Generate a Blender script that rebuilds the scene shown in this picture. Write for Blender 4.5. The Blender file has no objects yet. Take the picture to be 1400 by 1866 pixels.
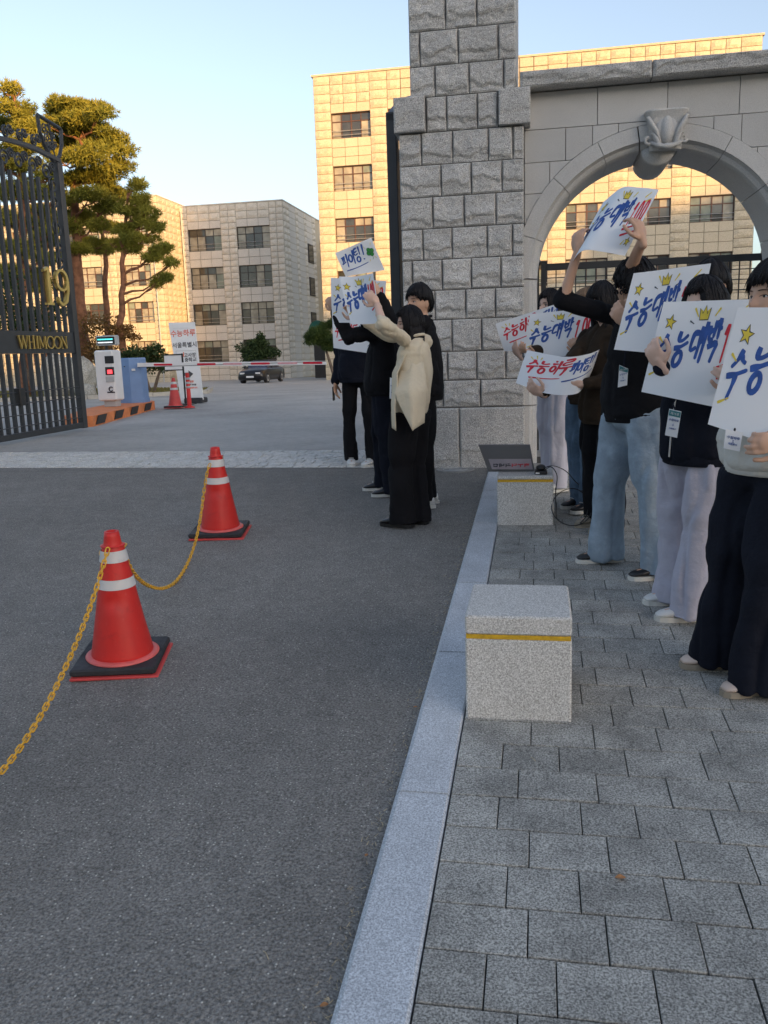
import bpy, math, random
import numpy as np
from mathutils import Vector, Matrix
random.seed(7); RNG = np.random.RandomState(11)
scene = bpy.context.scene
COL = scene.collection
rad = math.radians

# ------------------------------------------------------------------ camera
F_PX, CX, CY = 1540.0, 700.0, 933.0          # focal length and centre in photograph pixels
PITCH, YAW, ROLL = math.atan(292/1540.0), -0.18335, 0.033
CAM = np.array([0.0, 0.0, 1.6])
def cam_axes():
    sy, cy, sp, cp = math.sin(YAW), math.cos(YAW), math.sin(PITCH), math.cos(PITCH)
    f = np.array([sy*cp, cy*cp, -sp]); r = np.array([cy, -sy, 0.0]); u = np.cross(r, f)
    c, s = math.cos(ROLL), math.sin(ROLL)
    return c*r - s*u, s*r + c*u, f
RR, UU, FF = cam_axes()
cd = bpy.data.cameras.new('camera'); cam = bpy.data.objects.new('camera', cd); COL.objects.link(cam)
cd.sensor_fit = 'VERTICAL'; cd.sensor_height = 36.0; cd.lens = F_PX/1866*36.0
cd.clip_start = 0.05; cd.clip_end = 2000
cam.matrix_world = Matrix(((RR[0], UU[0], -FF[0], CAM[0]), (RR[1], UU[1], -FF[1], CAM[1]), (RR[2], UU[2], -FF[2], CAM[2]), (0, 0, 0, 1)))
scene.camera = cam

# ------------------------------------------------------------------ light
SUN_EL, SUN_AZ = rad(8.0), rad(180-42)       # azimuth clockwise from +Y: behind the camera on the right
world = bpy.data.worlds.new('World'); scene.world = world; world.use_nodes = True
wn = world.node_tree.nodes; wl = world.node_tree.links
sky = wn.new('ShaderNodeTexSky'); sky.sky_type = 'NISHITA'; sky.sun_disc = False
sky.sun_elevation = rad(10.0); sky.sun_rotation = SUN_AZ
sky.air_density = 1.0; sky.dust_density = 2.2; sky.ozone_density = 3.0; sky.altitude = 50
wn['Background'].inputs['Strength'].default_value = 0.15
hs = wn.new('ShaderNodeHueSaturation'); hs.inputs['Saturation'].default_value = .74
tn = wn.new('ShaderNodeMix'); tn.data_type = 'RGBA'; tn.blend_type = 'MULTIPLY'; tn.inputs[0].default_value = 1.0; tn.inputs[7].default_value = (1.09, 1.0, .93, 1)
wl.new(sky.outputs[0], hs.inputs['Color']); wl.new(hs.outputs[0], tn.inputs[6]); wl.new(tn.outputs[2], wn['Background'].inputs['Color'])
sd = bpy.data.lights.new('sun', 'SUN'); sd.energy = 3.4; sd.angle = rad(0.5); sd.color = (1.0, 0.57, 0.19)
sun = bpy.data.objects.new('sun', sd); COL.objects.link(sun)
sdir = Vector((math.sin(SUN_AZ)*math.cos(SUN_EL), math.cos(SUN_AZ)*math.cos(SUN_EL), math.sin(SUN_EL)))
sun.rotation_euler = sdir.to_track_quat('Z', 'Y').to_euler()
scene.view_settings.view_transform = 'Standard'; scene.view_settings.look = 'None'
scene.view_settings.exposure = 1.3; scene.view_settings.gamma = 1.0
scene.view_settings.use_curve_mapping = False

# ------------------------------------------------------------------ ground profile and measured positions
SL, YG = 0.0558, 8.2
def gz(Y):
    if Y < YG: return SL*Y
    if Y < 20: return SL*YG
    return SL*YG - 0.0177*(Y-20)
def ray(x, y): return (x-CX)*RR - (y-CY)*UU + F_PX*FF
def K(x, y, Y):
    d = ray(x, y); return Vector(CAM + d*(Y/d[1]))
def G(x, y, off=0.0):
    d = ray(x, y); t = (CAM[2]-off)/(SL*d[1]-d[2]); p = CAM+t*d
    if 0 < t and p[1] <= YG: return Vector(p)
    z = SL*YG
    t = (CAM[2]-z-off)/(-d[2]); p = CAM+t*d
    if t > 0 and p[1] <= 20: return Vector(p)
    t = (CAM[2]-(SL*YG+0.0177*20)-off)/(-0.0177*d[1]-d[2])
    return Vector(CAM+t*d)

# ------------------------------------------------------------------ numpy noise
_H = RNG.rand(32768)
def _hash(i, j, k): return _H[(i*73856093 ^ j*19349663 ^ k*83492791) & 32767]
def vnoise(p):
    p = np.asarray(p, float); i = np.floor(p).astype(np.int64); f = p-i; f = f*f*(3-2*f)
    r = 0
    for a in (0, 1):
        for b in (0, 1):
            for c in (0, 1):
                w = (f[:, 0] if a else 1-f[:, 0])*(f[:, 1] if b else 1-f[:, 1])*(f[:, 2] if c else 1-f[:, 2])
                r = r + w*_hash(i[:, 0]+a, i[:, 1]+b, i[:, 2]+c)
    return r*2-1
def fbm(p, o=3):
    p = np.asarray(p, float); r = 0; a = 1.0
    for k in range(o): r = r+a*vnoise(p*(2**k)+17.3*k); a *= .5
    return r

# ------------------------------------------------------------------ objects, tags
ORG = {}
def tag(o, label=None, cat=None, group=None, kind=None):
    if label: o['label'] = label
    if cat: o['category'] = cat
    if group: o['group'] = group
    if kind: o['kind'] = kind
    return o
def thing(name, label, cat, loc=(0, 0, 0), group=None, rotz=0):
    o = bpy.data.objects.new(name, None); COL.objects.link(o); o.empty_display_size = .2
    o.location = loc; o.rotation_euler = (0, 0, rotz); ORG[o.name] = Vector(loc)
    return tag(o, label, cat, group)
def link_mesh(name, me, parent=None, loc=None, kind=None):
    o = bpy.data.objects.new(name, me); COL.objects.link(o)
    if parent: o.parent = parent
    if loc is not None: o.location = loc
    if kind: o['kind'] = kind
    return o
def org(parent):
    while parent is not None and parent.name not in ORG: parent = parent.parent
    return ORG[parent.name] if parent is not None else Vector((0, 0, 0))
def copy_tree(o, parent=None):
    c = o.copy(); COL.objects.link(c)
    if parent: c.parent = parent
    for ch in list(o.children): copy_tree(ch, c)
    return c

class MB:
    def __init__(s): s.v = []; s.f = []
    def add(s, vs, fs):
        n = len(s.v); s.v.extend([tuple(v) for v in vs]); s.f.extend([tuple(i+n for i in f) for f in fs]); return s
    def hexa(s, p):   # 8 points: bottom 4 ccw, top 4 ccw
        return s.add(p, [(3, 2, 1, 0), (4, 5, 6, 7), (0, 1, 5, 4), (1, 2, 6, 5), (2, 3, 7, 6), (3, 0, 4, 7)])
    def box(s, x0, x1, y0, y1, z0, z1):
        return s.hexa([(x0, y0, z0), (x1, y0, z0), (x1, y1, z0), (x0, y1, z0), (x0, y0, z1), (x1, y0, z1), (x1, y1, z1), (x0, y1, z1)])
    def cbox(s, x0, x1, y0, y1, z0, z1, c=.01):   # chamfered box
        pts = []; 
        for z, a in ((z0, c), (z0+c, 0), (z1-c, 0), (z1, c)):
            pts.append([(x0+c+a, y0+a, z), (x1-c-a, y0+a, z), (x1-a, y0+c+a, z), (x1-a, y1-c-a, z), (x1-c-a, y1-a, z), (x0+c+a, y1-a, z), (x0+a, y1-c-a, z), (x0+a, y0+c+a, z)])
        return s.loft(pts)
    def loft(s, rings, cap=True, closed=True):
        n = len(rings[0]); b = len(s.v)
        for r in rings: s.v.extend([tuple(p) for p in r])
        for k in range(len(rings)-1):
            for i in range(n if closed else n-1):
                j = (i+1) % n
                s.f.append((b+k*n+i, b+k*n+j, b+(k+1)*n+j, b+(k+1)*n+i))
        if cap:
            s.f.append(tuple(b+i for i in range(n-1, -1, -1)))
            s.f.append(tuple(b+(len(rings)-1)*n+i for i in range(n)))
        return s
    def tube(s, pts, r, n=8, cap=True, flat=1.0):
        P = [Vector(p) for p in pts]; R = r if hasattr(r, '__len__') else [r]*len(P)
        t0 = (P[1]-P[0]).normalized(); ref = Vector((0, 0, 1)) if abs(t0.z) < .9 else Vector((1, 0, 0))
        nx = t0.cross(ref).normalized(); rings = []
        for k, p in enumerate(P):
            t = (P[min(k+1, len(P)-1)]-P[max(k-1, 0)])
            t = t.normalized() if t.length > 1e-9 else t0
            nx = (nx - t*nx.dot(t)); nx = nx.normalized() if nx.length > 1e-6 else t.orthogonal().normalized()
            ny = t.cross(nx)
            rings.append([p + nx*(R[k]*math.cos(a)) + ny*(R[k]*flat*math.sin(a)) for a in [2*math.pi*i/n for i in range(n)]])
        return s.loft(rings, cap)
    def lathe(s, prof, c=(0, 0, 0), n=32):
        return s.loft([[(c[0]+r*math.cos(2*math.pi*i/n), c[1]+r*math.sin(2*math.pi*i/n), c[2]+z) for i in range(n)] for r, z in prof])
    def ell(s, c, ax, n=14, m=9, M=None):
        c = Vector(c); rings = []
        for k in range(m):
            t = math.pi*(k+.35)/(m-.3); 
            ring = []
            for i in range(n):
                a = 2*math.pi*i/n; v = Vector((ax[0]*math.sin(t)*math.cos(a), ax[1]*math.sin(t)*math.sin(a), -ax[2]*math.cos(t)))
                ring.append(c+(M @ v if M else v))
            rings.append(ring)
        return s.loft(rings)
    def prism(s, poly, fn):   # poly 2D ccw, fn(u,v,k) -> 3D for k=0 back, 1 front
        n = len(poly); a = [fn(u, v, 0) for u, v in poly]; b = [fn(u, v, 1) for u, v in poly]
        f = [tuple(range(n-1, -1, -1)), tuple(n+i for i in range(n))] + [(i, (i+1) % n, n+(i+1) % n, n+i) for i in range(n)]
        return s.add(a+b, f)
    def mesh(s, name, mat=None, smooth=False, o=None):
        me = bpy.data.meshes.new(name)
        if o is not None and len(s.v): 
            a = np.array(s.v)-np.array(o); me.from_pydata(a.tolist(), [], s.f)
        else: me.from_pydata(s.v, [], s.f)
        if mat: me.materials.append(mat)
        if smooth: me.shade_smooth()
        me.update(); return me
    def build(s, name, mat=None, parent=None, smooth=False, label=None, kind=None):
        me = s.mesh(name, mat, smooth, org(parent) if parent else None)
        ob = link_mesh(name, me, parent, kind=kind)
        if label: ob['label'] = label
        return ob

# ------------------------------------------------------------------ materials
def N(nt, t, **kw):
    n = nt.nodes.new(t)
    for k, v in kw.items():
        if k in n.inputs: n.inputs[k].default_value = v
        else: setattr(n, k, v)
    return n
def rgba(c): return (c[0], c[1], c[2], 1)
def mk(name): 
    m = bpy.data.materials.new(name); m.use_nodes = True; nt = m.node_tree
    return m, nt, nt.nodes['Principled BSDF']
def coords(nt, mode):
    if mode == 'world': return nt.nodes.new('ShaderNodeNewGeometry').outputs['Position']
    return nt.nodes.new('ShaderNodeTexCoord').outputs['Object']
def mix(nt, fac, a, b, mode='MIX'):
    m = nt.nodes.new('ShaderNodeMix'); m.data_type = 'RGBA'; m.blend_type = mode
    for s, v in ((m.inputs[0], fac), (m.inputs[6], a), (m.inputs[7], b)):
        if hasattr(v, 'is_linked') or hasattr(v, 'node'): nt.links.new(v, s)
        else: s.default_value = v if isinstance(v, float) else rgba(v)
    return m.outputs[2]
def ramp(nt, src, p0, p1, c0=(0, 0, 0), c1=(1, 1, 1)):
    r = nt.nodes.new('ShaderNodeValToRGB'); r.color_ramp.elements[0].position = p0; r.color_ramp.elements[1].position = p1
    r.color_ramp.elements[0].color = rgba(c0); r.color_ramp.elements[1].color = rgba(c1)
    nt.links.new(src, r.inputs[0]); return r.outputs[0]
def noise(nt, co, scale, detail=3.0, rough=.5):
    n = N(nt, 'ShaderNodeTexNoise', Scale=scale, Detail=detail, Roughness=rough); nt.links.new(co, n.inputs['Vector']); return n.outputs[0]
def simple(name, c, rough=.6, var=.12, scale=6., bump=0., bscale=60., metal=0., mode='object', spec=.5, sheen=0., coat=0., rand=0.):
    m, nt, b = mk(name); co = coords(nt, mode)
    d = tuple(x*(1-var) for x in c); l = tuple(min(1, x*(1+var)) for x in c)
    col = ramp(nt, noise(nt, co, scale, 4.), .3, .7, d, l)
    if rand:
        oi = nt.nodes.new('ShaderNodeObjectInfo'); rr = ramp(nt, oi.outputs['Random'], 0., 1., (1-rand,)*3, (1+rand,)*3)
        col = mix(nt, 1., col, rr, 'MULTIPLY')
    nt.links.new(col, b.inputs['Base Color'])
    b.inputs['Roughness'].default_value = rough; b.inputs['Metallic'].default_value = metal
    b.inputs['Specular IOR Level'].default_value = spec
    b.inputs['Sheen Weight'].default_value = sheen; b.inputs['Coat Weight'].default_value = coat
    if bump:
        bp = N(nt, 'ShaderNodeBump', Strength=bump, Distance=.01); nt.links.new(noise(nt, co, bscale, 5.), bp.inputs['Height'])
        nt.links.new(bp.outputs[0], b.inputs['Normal'])
    return m
def granite(name, lo, hi, scale=150., blotch=.18, bscale=2.5, bump=.3, bdist=.004, bumpscale=90., rough=.8, rand=0., stain=0., ridge=0.):
    m, nt, b = mk(name); co = coords(nt, 'world')
    sp = ramp(nt, noise(nt, co, scale, 2., .7), .36, .64, lo, hi)
    vor = N(nt, 'ShaderNodeTexVoronoi', Scale=scale*.8); nt.links.new(co, vor.inputs['Vector'])
    sp = mix(nt, ramp(nt, vor.outputs['Distance'], .12, .3, (.55,)*3, (0,)*3), sp, tuple(x*.45 for x in lo))
    big = ramp(nt, noise(nt, co, bscale, 5., .6), .3, .7, (1-blotch,)*3, (1+blotch,)*3)
    col = mix(nt, 1., sp, big, 'MULTIPLY')
    if rand:
        oi = nt.nodes.new('ShaderNodeObjectInfo'); col = mix(nt, 1., col, ramp(nt, oi.outputs['Random'], 0., 1., (1-rand,)*3, (1+rand,)*3), 'MULTIPLY')
    if stain:
        col = mix(nt, ramp(nt, noise(nt, co, .9, 6., .65), .5, .8, (0,)*3, (stain,)*3), col, tuple(x*.4 for x in lo))
    nt.links.new(col, b.inputs['Base Color']); b.inputs['Roughness'].default_value = rough
    b.inputs['Specular IOR Level'].default_value = .3
    bp = N(nt, 'ShaderNodeBump', Strength=bump, Distance=bdist); nt.links.new(noise(nt, co, bumpscale, 6., .65), bp.inputs['Height'])
    out = bp.outputs[0]
    if ridge:
        b2 = N(nt, 'ShaderNodeBump', Strength=ridge, Distance=.03); n2 = nt.nodes.new('ShaderNodeTexNoise'); n2.inputs['Scale'].default_value = 9; n2.inputs['Detail'].default_value = 8; n2.inputs['Roughness'].default_value = .62
        nt.links.new(co, n2.inputs['Vector']); nt.links.new(n2.outputs[0], b2.inputs['Height']); nt.links.new(out, b2.inputs['Normal']); out = b2.outputs[0]
    nt.links.new(out, b.inputs['Normal'])
    return m
M = {}
M['pillar'] = granite('pillar_granite', (.25, .245, .235), (.68, .67, .645), 125., .12, 3., .8, .008, 60., rand=.06, ridge=.5)
M['dressed'] = granite('dressed_granite', (.40, .396, .385), (.60, .592, .575), 190., .06, 1.5, .25, .003, 110., rand=.05)
M['mortar'] = simple('mortar', (.13, .127, .12), .95)
M['kerb'] = granite('kerb_granite', (.34, .36, .385), (.68, .71, .74), 170., .10, 4., .2, .003, 110., rand=.05, stain=.25)
M['bollard'] = granite('bollard_granite', (.34, .33, .305), (.76, .745, .71), 165., .05, 5., .3, .003, 110., stain=.12)
M['paver'] = granite('paver_concrete', (.14, .137, .124), (.49, .478, .435), 165., .30, 5.5, .5, .004, 130., rand=.13, stain=.35)
M['sett'] = granite('sett_granite', (.44, .43, .40), (.76, .74, .69), 60., .15, 6., .9, .012, 25., rand=.1)
def asphalt(name, lo, hi, chip, scale=120.):
    m, nt, b = mk(name); co = coords(nt, 'world')
    base = ramp(nt, noise(nt, co, scale, 3., .7), .35, .68, lo, hi)
    v = N(nt, 'ShaderNodeTexVoronoi', Scale=scale*.75); nt.links.new(co, v.inputs['Vector'])
    rnd = nt.nodes.new('ShaderNodeSeparateColor'); nt.links.new(v.outputs['Color'], rnd.inputs[0])
    mm = nt.nodes.new('ShaderNodeMath'); mm.operation = 'MULTIPLY'
    nt.links.new(ramp(nt, v.outputs['Distance'], .16, .36, (1,)*3, (0,)*3), mm.inputs[0]); nt.links.new(ramp(nt, rnd.outputs[0], .80, .97), mm.inputs[1])
    col = mix(nt, mm.outputs[0], base, chip)
    big = ramp(nt, noise(nt, co, .55, 6., .6), .25, .75, (.74,)*3, (1.22,)*3)
    col = mix(nt, 1., col, big, 'MULTIPLY')
    med = ramp(nt, noise(nt, co, 9., 3., .6), .3, .7, (.9,)*3, (1.1,)*3); col = mix(nt, 1., col, med, 'MULTIPLY')
    nt.links.new(col, b.inputs['Base Color']); b.inputs['Roughness'].default_value = .85; b.inputs['Specular IOR Level'].default_value = .35
    bp = N(nt, 'ShaderNodeBump', Strength=.9, Distance=.005); nt.links.new(v.outputs['Distance'], bp.inputs['Height']); bp.invert = True
    b2 = N(nt, 'ShaderNodeBump', Strength=.6, Distance=.006); nt.links.new(noise(nt, co, 60., 4., .7), b2.inputs['Height']); nt.links.new(bp.outputs[0], b2.inputs['Normal'])
    nt.links.new(b2.outputs[0], b.inputs['Normal']); return m
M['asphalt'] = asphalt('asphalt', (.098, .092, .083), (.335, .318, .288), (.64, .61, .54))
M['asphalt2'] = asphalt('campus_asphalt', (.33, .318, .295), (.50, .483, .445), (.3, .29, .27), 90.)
M['sand'] = simple('joint_sand', (.04, .038, .033), .95, .3, 40., .4, 120., mode='world')
M['panel'] = granite('wall_panel_granite', (.48, .41, .30), (.60, .52, .39), 14., .03, .7, .6, .02, 9.0, rand=.04)
M['panel_smooth'] = granite('smooth_panel_granite', (.51, .44, .325), (.58, .50, .38), 20., .05, .6, .1, .01, 20., rand=.03)
M['panel_grey'] = granite('grey_panel_granite', (.63, .565, .475), (.75, .685, .59), 14., .03, .7, .6, .02, 9.0, rand=.05)
M['joint'] = simple('panel_joint', (.27, .235, .18), .9)
def scuffed(name, c, pale, dark, amt=.35, rough=.42):
    m, nt, b = mk(name); co = coords(nt, 'object')
    col = ramp(nt, noise(nt, co, 5., 5.), .3, .7, tuple(x*.88 for x in c), c)
    mp = nt.nodes.new('ShaderNodeMapping'); mp.inputs['Scale'].default_value = (1, 1, .35); mp.inputs['Rotation'].default_value = (.5, .3, 0); nt.links.new(co, mp.inputs[0])
    s1 = ramp(nt, noise(nt, mp.outputs[0], 38., 7., .75), .60, .72, (0,)*3, (amt,)*3); col = mix(nt, s1, col, pale)
    s2 = ramp(nt, noise(nt, co, 11., 7., .7), .56, .74, (0,)*3, (amt*1.3,)*3); col = mix(nt, s2, col, dark)
    nt.links.new(col, b.inputs['Base Color']); nt.links.new(ramp(nt, noise(nt, co, 14., 5.), .3, .7, (rough*.8,)*3, (min(1, rough*1.5),)*3), b.inputs['Roughness'])
    bp = N(nt, 'ShaderNodeBump', Strength=.25, Distance=.004); nt.links.new(noise(nt, co, 24., 5.), bp.inputs['Height']); nt.links.new(bp.outputs[0], b.inputs['Normal']); return m
M['iron'] = simple('dark_iron', (.028, .031, .036), .42, .15, 8., .1, 80., metal=.0, spec=.5)
M['gold'] = simple('gilded_metal', (.62, .44, .14), .35, .1, metal=.8)
M['black'] = simple('black_plastic', (.015, .015, .016), .45)
M['rubber'] = scuffed('black_rubber', (.028, .028, .032), (.09, .088, .085), (.015, .015, .016), .5, .6)
M['red'] = simple('red_cone_plastic', (.62, .022, .018), .42, .10, 5., .12, 12., spec=.4)
M['red'] = scuffed('red_cone_plastic', (.64, .024, .018), (.66, .16, .13), (.30, .02, .02))
M['redold'] = simple('faded_red_plastic', (.60, .06, .055), .5, .15, 6.)
M['pinkrim'] = simple('worn_red_rim', (.66, .12, .11), .5, .2, 9.)
M['refl'] = scuffed('white_reflective_tape', (.66, .65, .64), (.78, .78, .78), (.36, .34, .32), .4)
M['yellow'] = scuffed('yellow_plastic', (.80, .43, .03), (.85, .6, .2), (.45, .22, .03), .35, .38)
M['ytape'] = simple('yellow_reflective_strip', (.60, .36, .02), .4, .2, 60.)
M['paper'] = simple('white_placard_paper', (.80, .815, .835), .75, .02, 3.)
M['blue'] = simple('blue_brush_ink', (.025, .085, .33), .6, .25, 30.)
M['redink'] = simple('red_brush_ink', (.62, .02, .04), .6, .2, 30.)
M['yink'] = simple('yellow_marker', (.75, .58, .06), .6, .1, 30.)
M['dink'] = simple('dark_outline_ink', (.03, .035, .05), .6)
M['green'] = simple('clover_green', (.03, .25, .04), .6, .3, 60.)
M['white'] = simple('white_paint', (.74, .74, .73), .5, .05, 4.)
M['grey'] = simple('grey_metal', (.42, .43, .43), .45, .06, 5.)
M['bluebox'] = simple('blue_painted_steel', (.16, .27, .48), .45, .08, 4., .03)
M['orange'] = simple('orange_paint', (.72, .22, .07), .65, .2, 6., .2, 30.)
M['blackpaint'] = simple('black_paint', (.03, .03, .03), .7, .3, 8.)
def emis(name, c, s):
    m, nt, b = mk(name); b.inputs['Base Color'].default_value = rgba(tuple(x*.3 for x in c)); b.inputs['Emission Color'].default_value = rgba(c); b.inputs['Emission Strength'].default_value = s; return m
M['led_red'] = emis('red_led', (1, .05, .06), 1.2); M['led_cyan'] = emis('cyan_led', (.1, .8, .8), .7); M['led_white'] = emis('white_led', (.8, .85, .9), .6)
def glassmat(name, tint, rough=.06, spec=.8):
    m, nt, b = mk(name); co = coords(nt, 'world')
    n = noise(nt, co, 1.3, 2.); col = ramp(nt, n, .35, .65, tuple(x*.6 for x in tint), tint)
    nt.links.new(col, b.inputs['Base Color']); b.inputs['Roughness'].default_value = rough; b.inputs['Specular IOR Level'].default_value = spec
    bp = N(nt, 'ShaderNodeBump', Strength=.05, Distance=.02); nt.links.new(noise(nt, co, 2.2, 1.), bp.inputs['Height']); nt.links.new(bp.outputs[0], b.inputs['Normal'])
    return m
M['glass'] = glassmat('window_glass', (.06, .06, .055)); M['curtain'] = glassmat('curtained_glass', (.42, .38, .30), .15, .5)
M['curtain2'] = glassmat('green_curtained_glass', (.25, .28, .23), .15, .5)
M['frame'] = simple('brown_window_frame', (.10, .045, .03), .5); M['framed'] = simple('dark_window_frame', (.045, .035, .03), .5)
M['rail'] = simple('steel_rail', (.5, .48, .45), .4, metal=.6)
M['bark'] = simple('pine_bark', (.22, .10, .055), .9, .4, 5., .8, 14., mode='world')
M['bark2'] = simple('grey_bark', (.13, .095, .07), .9, .35, 6., .8, 14., mode='world')
def leafmat(name, c1, c2, rough=.6):
    m, nt, b = mk(name); co = coords(nt, 'world')
    col = ramp(nt, noise(nt, co, .9, 5., .7), .3, .7, c1, c2); nt.links.new(col, b.inputs['Base Color'])
    b.inputs['Roughness'].default_value = rough; b.inputs['Specular IOR Level'].default_value = .25
    tr = nt.nodes.new('ShaderNodeBsdfTranslucent'); nt.links.new(col, tr.inputs[0]); ms = nt.nodes.new('ShaderNodeMixShader'); ms.inputs[0].default_value = .25
    nt.links.new(b.outputs[0], ms.inputs[1]); nt.links.new(tr.outputs[0], ms.inputs[2]); nt.links.new(ms.outputs[0], nt.nodes['Material Output'].inputs[0])
    return m
M['needle'] = leafmat('pine_needles', (.095, .125, .022), (.42, .375, .06)); M['needle_dark'] = leafmat('dark_pine_needles', (.03, .06, .018), (.09, .13, .03)); M['shrub'] = leafmat('shrub_leaves', (.025, .05, .018), (.06, .09, .03))
M['autumn'] = leafmat('autumn_leaves', (.10, .07, .02), (.24, .12, .04)); M['grass'] = leafmat('lawn_grass', (.12, .12, .03), (.24, .20, .06))
M['soil'] = simple('lawn_soil', (.17, .15, .055), .95, .3, 3., .5, 30., mode='world')
M['rock'] = granite('boulder_rock', (.26, .25, .22), (.42, .41, .37), 20., .2, 1.5, .8, .02, 8.)
M['skin'] = simple('skin', (.56, .34, .235), .5, .07, 12., .05, 200., spec=.35)
M['skinp'] = simple('pale_skin', (.66, .44, .34), .5, .06, 12., .05, 200., spec=.35)
M['hair'] = simple('black_hair', (.007, .006, .007), .6, .3, 40., .4, 160., spec=.25)
M['hairb'] = simple('brown_hair', (.16, .10, .055), .5, .3, 30., .3, 120.)
M['lip'] = simple('lips', (.45, .14, .12), .5); M['eye'] = simple('dark_eye', (.01, .008, .007), .2); M['eyew'] = simple('eye_white', (.6, .58, .56), .4)
def cloth(name, c, var=.15, scale=4., bump=.35, bs=260., sheen=.0, worn=0.):
    m, nt, b = mk(name); co = coords(nt, 'world')
    col = ramp(nt, noise(nt, co, scale, 5., .6), .3, .7, tuple(x*(1-var) for x in c), tuple(min(1, x*(1+var)) for x in c))
    if worn: col = mix(nt, ramp(nt, noise(nt, co, 7., 5., .7), .45, .75, (0,)*3, (worn,)*3), col, tuple(min(1, x*1.8+.03) for x in c))
    nt.links.new(col, b.inputs['Base Color']); b.inputs['Roughness'].default_value = .9; b.inputs['Specular IOR Level'].default_value = .15
    b.inputs['Sheen Weight'].default_value = sheen
    bp = N(nt, 'ShaderNodeBump', Strength=bump, Distance=.0015); nt.links.new(noise(nt, co, bs, 3., .6), bp.inputs['Height'])
    b2 = N(nt, 'ShaderNodeBump', Strength=.7, Distance=.016); nt.links.new(noise(nt, co, 15., 5., .6), b2.inputs['Height']); nt.links.new(bp.outputs[0], b2.inputs['Normal'])
    nt.links.new(b2.outputs[0], b.inputs['Normal']); return m
M['cblack'] = cloth('black_cloth', (.010, .010, .012)); M['cnavy'] = cloth('navy_cloth', (.010, .012, .020)); M['cream'] = cloth('cream_knit', (.66, .57, .42), .06, bump=.6, bs=180.)
M['denim'] = cloth('pale_denim', (.27, .335, .40), .14, 5., worn=.5); M['denimd'] = cloth('mid_blue_denim', (.11, .17, .245), .2, 5., worn=.5)
M['lilac'] = cloth('pale_grey_jersey', (.44, .43, .50), .05); M['wjersey'] = cloth('white_jersey', (.62, .60, .66), .05); M['greyj'] = cloth('grey_jersey', (.14, .145, .15), .15)
M['oat'] = cloth('oatmeal_jersey', (.55, .53, .48), .07); M['brown'] = cloth('dark_brown_cloth', (.035, .024, .016), .3); M['cgrey2'] = cloth('taupe_jersey', (.28, .26, .24), .1)
M['shoew'] = simple('white_leather', (.70, .69, .66), .5, .08, 20.); M['shoeb'] = simple('black_leather', (.012, .012, .013), .4); M['shoet'] = simple('taupe_suede', (.30, .26, .20), .8); M['sole'] = simple('pale_rubber_sole', (.66, .64, .58), .6)
M['shoep'] = simple('beige_leather', (.62, .50, .42), .5)
# ================================================================== SETTING
def sheet(name, xs, ys, zoff, mat, kind='structure', zf=gz):
    v = []; f = []
    for y in ys:
        for x in xs: v.append((x, y, zf(y)+zoff))
    n = len(xs)
    for j in range(len(ys)-1):
        for i in range(n-1): f.append((j*n+i, j*n+i+1, (j+1)*n+i+1, (j+1)*n+i))
    mb = MB(); mb.v = v; mb.f = f; return mb.build(name, mat, kind=kind)
def frange(a, b, n): return [a+(b-a)*i/n for i in range(n+1)]
sheet('terrain', [-400, -60, 60, 400], [-300, -30, 8.2, 20, 100, 1200], -.12, M['soil'], zf=lambda y: gz(min(y, 100)))
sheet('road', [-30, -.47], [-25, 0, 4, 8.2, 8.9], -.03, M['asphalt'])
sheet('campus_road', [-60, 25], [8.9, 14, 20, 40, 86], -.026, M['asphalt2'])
sheet('sidewalk_base', [-.285, 12], [-3, 0, 4, 8.2, 9.2], -.022, M['sand'])
# kerb of long granite stones
kerb = thing('kerb', 'pale granite kerb between the asphalt road and the grey pavers', 'kerb', (-.38, 0, 0))
del kerb['category']; del kerb['label']; kerb['kind'] = 'structure'
js = [-1.2, .2, 1.42, 2.58, 3.75, 4.75, 5.85, 6.1, 7.2, 8.2, 8.42]
for a, b in zip(js[:-1], js[1:]):
    g = .006; c = .008; t = random.uniform(-.001, .001)
    mb = MB(); x0, x1 = -.47, -.288
    prof = [(x0, -.14), (x1, -.14), (x1, -c), (x1-c, 0), (x0+c*2, 0), (x0, -c*2)]
    mb.loft([[(x, y, gz(y)+z+t+.003) for x, z in prof] for y in (a+g, b-g)])
    mb.build('kerb_stone', M['kerb'], kerb)
# pavers: the nearest ones each their own object
walk = bpy.data.objects.new('pavement', None); COL.objects.link(walk); walk['kind'] = 'structure'; ORG['pavement'] = Vector((0, 0, 0))
PD = .174; PM = {}
def paver_mesh(L):
    L = round(L, 2)
    if L not in PM:
        mb = MB(); g = .0024; mb.cbox(.0018, L-.0018, .0028, PD-.0028, -.05, 0, .0018); PM[L] = mb.mesh('paver', M['paver'])
    return PM[L], L
tilt = math.atan(SL); cand = []; row = 0; Y = 1.02; prevj = []
while Y < 8.42:
    X = -.284; x = X; first = True; nj = []
    while x < 2.9:
        L = random.choice([.17, .2, .23, .23, .26, .20]) if not first else random.choice([.16, .2, .26]); first = False
        for _t in range(12):
            if all(abs(x+L-q) > .045 for q in prevj): break
            L = random.choice([.16, .18, .20, .22, .24, .26])
        cand.append((x, Y, L)); x += round(L, 2); nj.append(x)
    prevj = nj; Y += PD; row += 1
Y = .85-PD*0
def vis(x, y):
    v = np.array([x, y, gz(y)])-CAM; z = v@FF
    if z <= .2: return -1
    px, py = CX+F_PX*(v@RR)/z, CY-F_PX*(v@UU)/z
    return (1/z) if (-60 < px < 1420 and py < 1960) else -1
cand2 = [(x, 1.02-PD*k, L) for k in (1, 2) for (x, y, L) in cand if abs(y-1.02) < .01]
cand = cand+cand2
sc_ = sorted(range(len(cand)), key=lambda i: -vis(cand[i][0]+.1, cand[i][1]+.08))
rest = MB()
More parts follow.
